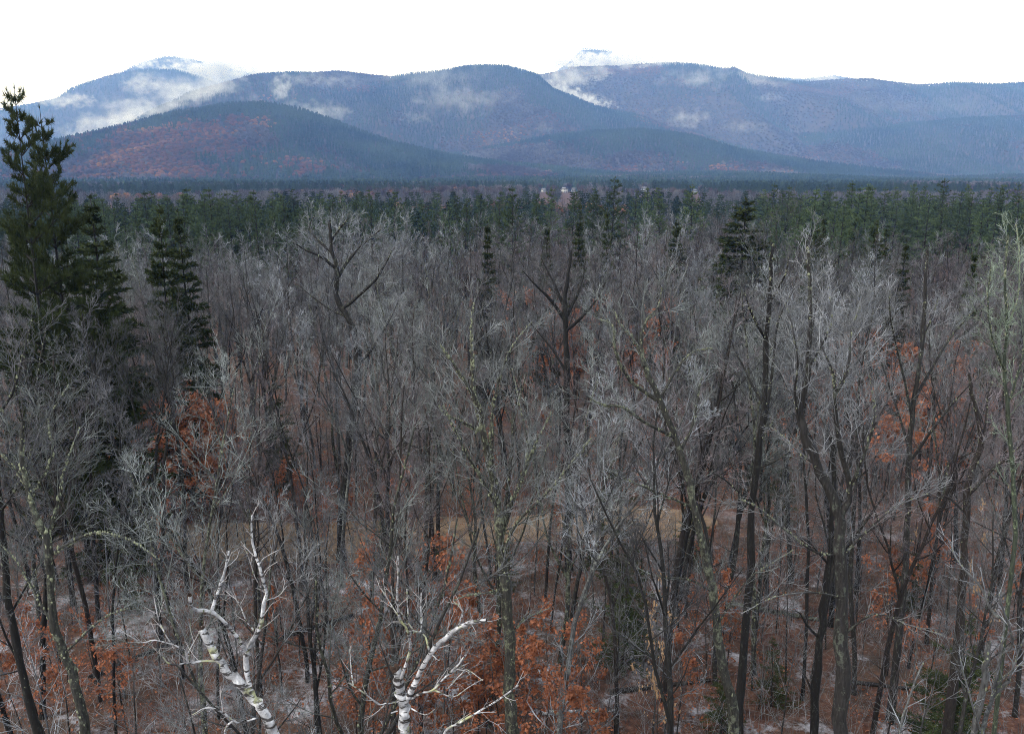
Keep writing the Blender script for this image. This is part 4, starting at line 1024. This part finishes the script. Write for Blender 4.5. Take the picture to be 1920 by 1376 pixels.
# evergreens that close the view behind the countable pines
X, Y, rn = jgrid(-330, 330, 185, 420, 7.0, 4)
U = X / Y * F + 960; ok = (np.abs(X) < .70 * Y) & (Y > 262) | ((np.abs(X) < .70 * Y) & (Y > 215) & (U < 880)); X, Y, U = X[ok], Y[ok], U[ok]
pc = np.interp(U, [0, 560, 650, 900, 1050, 1330, 1450, 1900], [.7, .65, .45, .3, .12, .12, .45, .6]) + (fbm(X / 35, Y / 35, 29, 2) - .5) * .8
con = rn.random(len(X)) < pc; Z = gz(X, Y); s = rn.uniform(.68, .92, len(X)); rot = rn.uniform(0, 6.28, len(X))
for m, pm, k, nm, lab in ((con, LP[1], 1., 'evergreen_forest', 'dark pine stand closing the view behind the rows of pines'), (~con, LB[0], .9, 'leafless_forest', 'grey bare trees showing between the farther pines')):
    gn_scatter(nm, np.stack([X, Y, Z], -1)[m], pm, rot[m], np.stack([s * 1.1, s * 1.1, s], -1)[m] * k, rn.random(m.sum()), lab)

# valley floor
HOUSES = [(1056, 366, 1450), (1073, 364, 1500), (1203, 362, 1480), (1296, 366, 1420), (1018, 366, 1520)]
X, Y, rn = jgrid(-2100, 2100, 400, 3000, 11.5, 2)
ok = (np.abs(X) < .69 * Y + 30); X, Y = X[ok], Y[ok]
clear = np.zeros(len(X), bool)
for (hu, hv, hy) in HOUSES:
    hx = (hu - 960) / F * hy; clear |= (np.abs(X - hx * (Y / hy)) < 6 + 5 * vnoise(Y / 40, X * 0, 4)) & (Y > 620) & (Y < hy + 18)
X, Y = X[~clear], Y[~clear]; U = X / Y * F + 960
band = fbm(X / 420, Y / 260, 21, 3) + .12 * np.clip((Y - 1500) / 700, -1.3, 1) + np.where((Y < 620), .10, 0) + rn.normal(0, .035, len(X))
con = band > .48; ora = (~con) & (fbm(X / 130, Y / 130, 33, 3) > .67); bar = ~(con | ora); Z = gz(X, Y) - .5
s = rn.uniform(.7, 1.1, len(X)); rot = rn.uniform(0, 6.28, len(X))
for m, pm, sc, nm, lab in ((con & (Y < 1300), LP[0], 1.0, 'evergreen_forest', 'dark pines massed across the near valley floor'), (con & (Y >= 1300), HT['conifer'], 19., 'evergreen_forest', 'dark pines massed in bands across the far valley floor'),
                           (bar & (Y < 900), LB[0], 1.0, 'leafless_forest', 'grey bare woods of the near valley floor'), (bar & (Y >= 900), HT['bare'], 17., 'leafless_forest', 'grey bare woods in bands across the far valley'),
                           (ora, HT['orange'], 15., 'oak_forest', 'rusty oaks scattered over the valley floor')):
    gn_scatter(nm, np.stack([X, Y, Z], -1)[m], pm, rot[m], np.stack([s * sc * 1.15, s * sc * 1.15, s * sc], -1)[m], (fbm(X / 60, Y / 60, 44, 2) + rn.normal(0, .2, len(X))).clip(0, 1)[m], lab)

# hillsides
def clothe(key, sp, size, seed, con_t, ora_t, label, tscale=350., lim=(-80, 2000)):
    h = HILLS[key]; X, Y, rn = jgrid(h['x0'], h['x1'], h['D'] - h['wf'], h['D'] + 150, sp, seed)
    U = X / Y * F + 960; ok = (U > lim[0]) & (U < lim[1]); X, Y = X[ok], Y[ok]; Z = h['zf'](X, Y); ok = Z > gz(X, Y) - 3; X, Y, Z = X[ok], Y[ok], Z[ok]
    t = (Y - h['D'] + h['wf']) / h['wf']
    c = fbm(X / tscale, Y / (tscale * 1.6), seed, 4) + rn.normal(0, .035, len(X)) + .05 * t + .13 * np.exp(-(t / .16) ** 2)
    o = fbm(X / (tscale * .6) + 9, Y / (tscale * .9), seed + 50, 4) + rn.normal(0, .09, len(X))
    if key == 'near': o = o + .16 * np.exp(-((t - .55) / .28) ** 2) * (X < -450); c = c - .05 * (t > .3) + .10 * (X > -700)
    con = c > con_t; ora = (~con) & (o > ora_t); bar = ~(con | ora)
    s = rn.uniform(.75, 1.2, len(X)) * size; rot = rn.uniform(0, 6.28, len(X)); tint = (fbm(X / (tscale * .4), Y / (tscale * .6), seed + 90, 3) * 1.5 - .25 + rn.normal(0, .10, len(X))).clip(0, 1)
    for m, k, nm, fac, wd, lab in ((con, 'conifer', 'evergreen_forest', 1.15, 1.25, 'dark evergreens clothing ' + label), (ora, 'orange', 'oak_forest', .9, 1.3, 'rusty orange oaks on ' + label), (bar, 'bare', 'leafless_forest', .95, 1.35, 'grey leafless woods on ' + label)):
        if m.sum(): gn_scatter(nm, np.stack([X, Y, Z - 1], -1)[m], HT[k], rot[m], np.stack([s * fac * wd, s * fac * wd, s * fac], -1)[m], tint[m], lab)
clothe('near', 13, 16, 101, .54, .60, 'the low rounded hill on the left', 300)
clothe('knoll', 14, 16, 102, .50, .62, 'the low foothill in the middle', 300)
clothe('mid', 17, 16, 103, .50, .60, 'the broad middle mountain', 420)
clothe('rfoot', 17, 16, 104, .50, .60, 'the foothills on the right', 420)
clothe('right', 22, 18, 105, .53, .60, 'the long mountain ridge on the right', 600)
clothe('left', 26, 18, 106, .58, .64, 'the misty mountain on the left', 700)
clothe('peak', 34, 15, 107, .5, .7, 'the faint summit behind the misty mountain', 700)
clothe('horn', 34, 15, 108, .45, .7, 'the far summit showing through the cloud', 700)

# ------------------------------------------------------------------ white houses in the valley
def bxv(x0, x1, y0, y1, z0, z1):
    return np.array([(x, y, z) for z in (z0, z1) for (x, y) in ((x0, y0), (x1, y0), (x1, y1), (x0, y1))], float)
BQ = np.array([(0, 3, 2, 1), (4, 5, 6, 7), (0, 1, 5, 4), (1, 2, 6, 5), (2, 3, 7, 6), (3, 0, 4, 7)])
for k, (hu, hv, hy) in enumerate(HOUSES):
    hx = (hu - 960) / F * hy; wd, dp, hh = (11, 8, 5.6) if k in (0, 2) else (7, 6, 3.6)
    lab = ('largest white house in the valley clearing', 'small white house right of the largest one', 'white house among bare trees below the middle mountain', 'white house farthest to the right in the valley', 'little white house left of the largest one')[k]
    root = thing('white_house', lab, 'house', (hx, hy, float(gz(hx, hy)) + .2), 'white houses in the valley'); root.rotation_euler = (0, 0, .2 * k - .3)
    link('wall', mesh_np('wall', bxv(-wd / 2, wd / 2, -dp / 2, dp / 2, -1.5, hh), [BQ], M['white_wall'], smooth=False), root)
    a, b, e = wd / 2 + .4, dp / 2 + .5, hh - .1
    RV = np.array([(-a, -b, e), (a, -b, e), (a, b, e), (-a, b, e), (-a, 0, e + 3), (a, 0, e + 3)], float)
    link('roof', mesh_np('roof', RV, [np.array([(0, 1, 5, 4), (2, 3, 4, 5), (0, 3, 2, 1)]), np.array([(0, 4, 3), (1, 2, 5)])], M['roof'], smooth=False), root)
    for fx in np.linspace(-wd / 2 + 1.6, wd / 2 - 1.6, 4 if wd > 10 else 3):
        for fz in ((.8, 3.5) if hh > 5 else (1.0,)):
            link('window', mesh_np('window', bxv(fx - .5, fx + .5, -dp / 2 - .05, -dp / 2 + .1, fz, fz + 1.4), [BQ], M['glass'], smooth=False), root)
    link('door', mesh_np('door', bxv(wd / 2 - .9, wd / 2 - .1, -dp / 2 - .06, -dp / 2 + .1, -.2, 2.0), [BQ], M['door'], smooth=False), root)

# ------------------------------------------------------------------ air: drifting mist and the blue haze
def mist(u, v, wpx, hpx, Y, tau, label, seed, tilt=0., rough=1., depth=1.):
    for yy in range(2000, int(Y) + 400, 50):          # keep clear of the slope behind
        p = at(u, v, yy)
        if any(h['D'] - h['wf'] < yy < h['D'] and float(h['zf'](p[0], yy)) > p[2] for h in HILLS.values()): Y = min(Y, yy - 250); break
    c = at(u, v, Y); sx, sz = wpx / F * Y, hpx / F * Y; sy = max(sx * .6, sz) * depth
    bm_n = 12; th = np.linspace(0, math.pi, bm_n); ph = np.linspace(0, 2 * math.pi, 17)[:-1]
    V = np.array([(math.sin(a) * math.cos(b), math.sin(a) * math.sin(b), math.cos(a)) for a in th for b in ph])
    i = np.arange(bm_n - 1)[:, None] * 16 + np.arange(16)[None]; j = np.arange(bm_n - 1)[:, None] * 16 + (np.arange(16)[None] + 1) % 16
    Q = np.stack([i, i + 16, j + 16, j], -1).reshape(-1, 4)
    N = NT('mist'); tc = objco(N)
    ln = N.n('ShaderNodeVectorMath', operation='LENGTH'); N.l(tc, ln.inputs[0])
    mp = N.n('ShaderNodeMapping'); mp.inputs['Location'].default_value = (seed * 3.1, seed * 1.7, seed * .9); mp.inputs['Scale'].default_value = (max(1, sx / sz * .8), 1, 1); N.l(tc, mp.inputs[0])
    n = N.noise(mp.outputs[0], 1.9 * rough, 6, .70)
    fall = N.math('SUBTRACT', 1.0, ln.outputs['Value'], clamp=True)
    val = N.math('MULTIPLY_ADD', N.math('SUBTRACT', n, .5), 3.6, N.math('SUBTRACT', fall, .46))
    val = N.math('MULTIPLY', N.math('MAXIMUM', val, 0), N.math('MINIMUM', N.math('MULTIPLY', fall, 4), 1))
    pv = N.n('ShaderNodeVolumePrincipled'); pv.inputs['Color'].default_value = (.95, .97, 1, 1); pv.inputs['Anisotropy'].default_value = 0
    N.l(N.math('MULTIPLY', val, tau * 1.75 / sy), pv.inputs['Density']); N.l(pv.outputs[0], N.out.inputs['Volume'])
    o = link('mist', mesh_np('mist', V, [Q], N.m), kind='stuff', label=label, category='mist'); o.location = c; o.scale = (sx, sy, sz); o.rotation_euler = (0, tilt, 0)
    return o
MIST = [(190, 238, 85, 26, 4300, 1.6, 'bright bank of mist lying behind the low rounded hill'), (245, 212, 65, 30, 4600, 1.1, 'curl of mist above the bright bank'), (300, 205, 150, 22, 4700, 1.2, 'long mist streak behind the low hill crest'),
        (330, 178, 75, 34, 5200, 1.1, 'puff of mist on the misty mountain flank'), (402, 168, 75, 36, 5000, 1.2, 'mist rising where the left and middle mountains meet'), (270, 158, 45, 20, 6000, 1.2, 'thin mist high on the left mountain'),
        (120, 188, 60, 14, 6500, 1.5, 'mist brushing the shoulder of the left mountain'), (400, 132, 110, 20, 8000, 9, 'white cloud hiding the saddle beside the faint summit'), (270, 120, 40, 9, 9000, 2.5, 'cloud band across the faint summit'),
        (530, 165, 22, 26, 4600, 1.2, 'upright wisp of mist on the middle mountain'), (592, 206, 75, 20, 3900, .5, 'flat mist patch over the end of the low hill'), (600, 150, 80, 16, 4900, .4, 'faint mist along the middle mountain crest'),
        (820, 150, 120, 38, 4700, .35, 'thin veil of mist below the middle summit'), (860, 185, 110, 32, 4400, .35, 'faint veil of mist on the middle slope'), (780, 222, 50, 13, 4300, .16, 'small mist smear low on the middle mountain'),
        (1042, 160, 24, 26, 6000, 1.2, 'mist tongue beside the middle mountain shoulder'), (1098, 186, 85, 13, 5700, 2.2, 'bright mist lying in the gap behind the middle shoulder'), (1085, 150, 90, 34, 6000, 1., 'mist drifting at the left end of the long ridge'),
        (1135, 116, 120, 16, 9000, 12, 'cloud wrapped below the far summit'), (1235, 122, 110, 22, 6200, 1.2, 'cloud fringe on the long ridge crest'), (1022, 240, 22, 13, 4300, .14, 'tiny mist puff low on the middle slope'),
        (1285, 221, 65, 20, 5400, .35, 'mist patch above the foothill'), (1396, 238, 55, 13, 4600, .22, 'bright little mist bank on the right foothills'), (1412, 148, 70, 28, 6200, .7, 'mist on the ridge crest right of the summit'),
        (1312, 150, 80, 24, 6100, .35, 'faint mist patch under the ridge crest'), (1442, 183, 34, 10, 5900, .25, 'small mist streak under the ridge dip'), (1700, 200, 260, 18, 5600, .09, 'long thin mist layer in the right-hand valley'),
        (1540, 146, 50, 9, 8600, 1.5, 'cloud scrap behind the ridge dip')]
TILT = {'long mist streak behind the low hill crest': -.30, 'bright bank of mist lying behind the low rounded hill': -.28, 'bright mist lying in the gap behind the middle shoulder': .36, 'flat mist patch over the end of the low hill': .15}
for k, (u, v, a, b, Y, tau, lab) in enumerate(MIST): mist(u, v, a * 1.35, b * 1.45, Y, tau, lab, k + 1, TILT.get(lab, 0))

N = NT('haze'); pv = N.n('ShaderNodeVolumePrincipled')
pv.inputs['Color'].default_value = (.23, .44, 1, 1); pv.inputs['Absorption Color'].default_value = (1, 1, 1, 1); pv.inputs['Density'].default_value = 1.12e-4; pv.inputs['Anisotropy'].default_value = 0
N.l(pv.outputs[0], N.out.inputs['Volume'])
link('haze', mesh_np('haze', bxv(-16000, 16000, -300, 14000, -90, 1700), [BQ], N.m, smooth=False), kind='stuff', label='pale blue haze filling the valley air', category='haze')
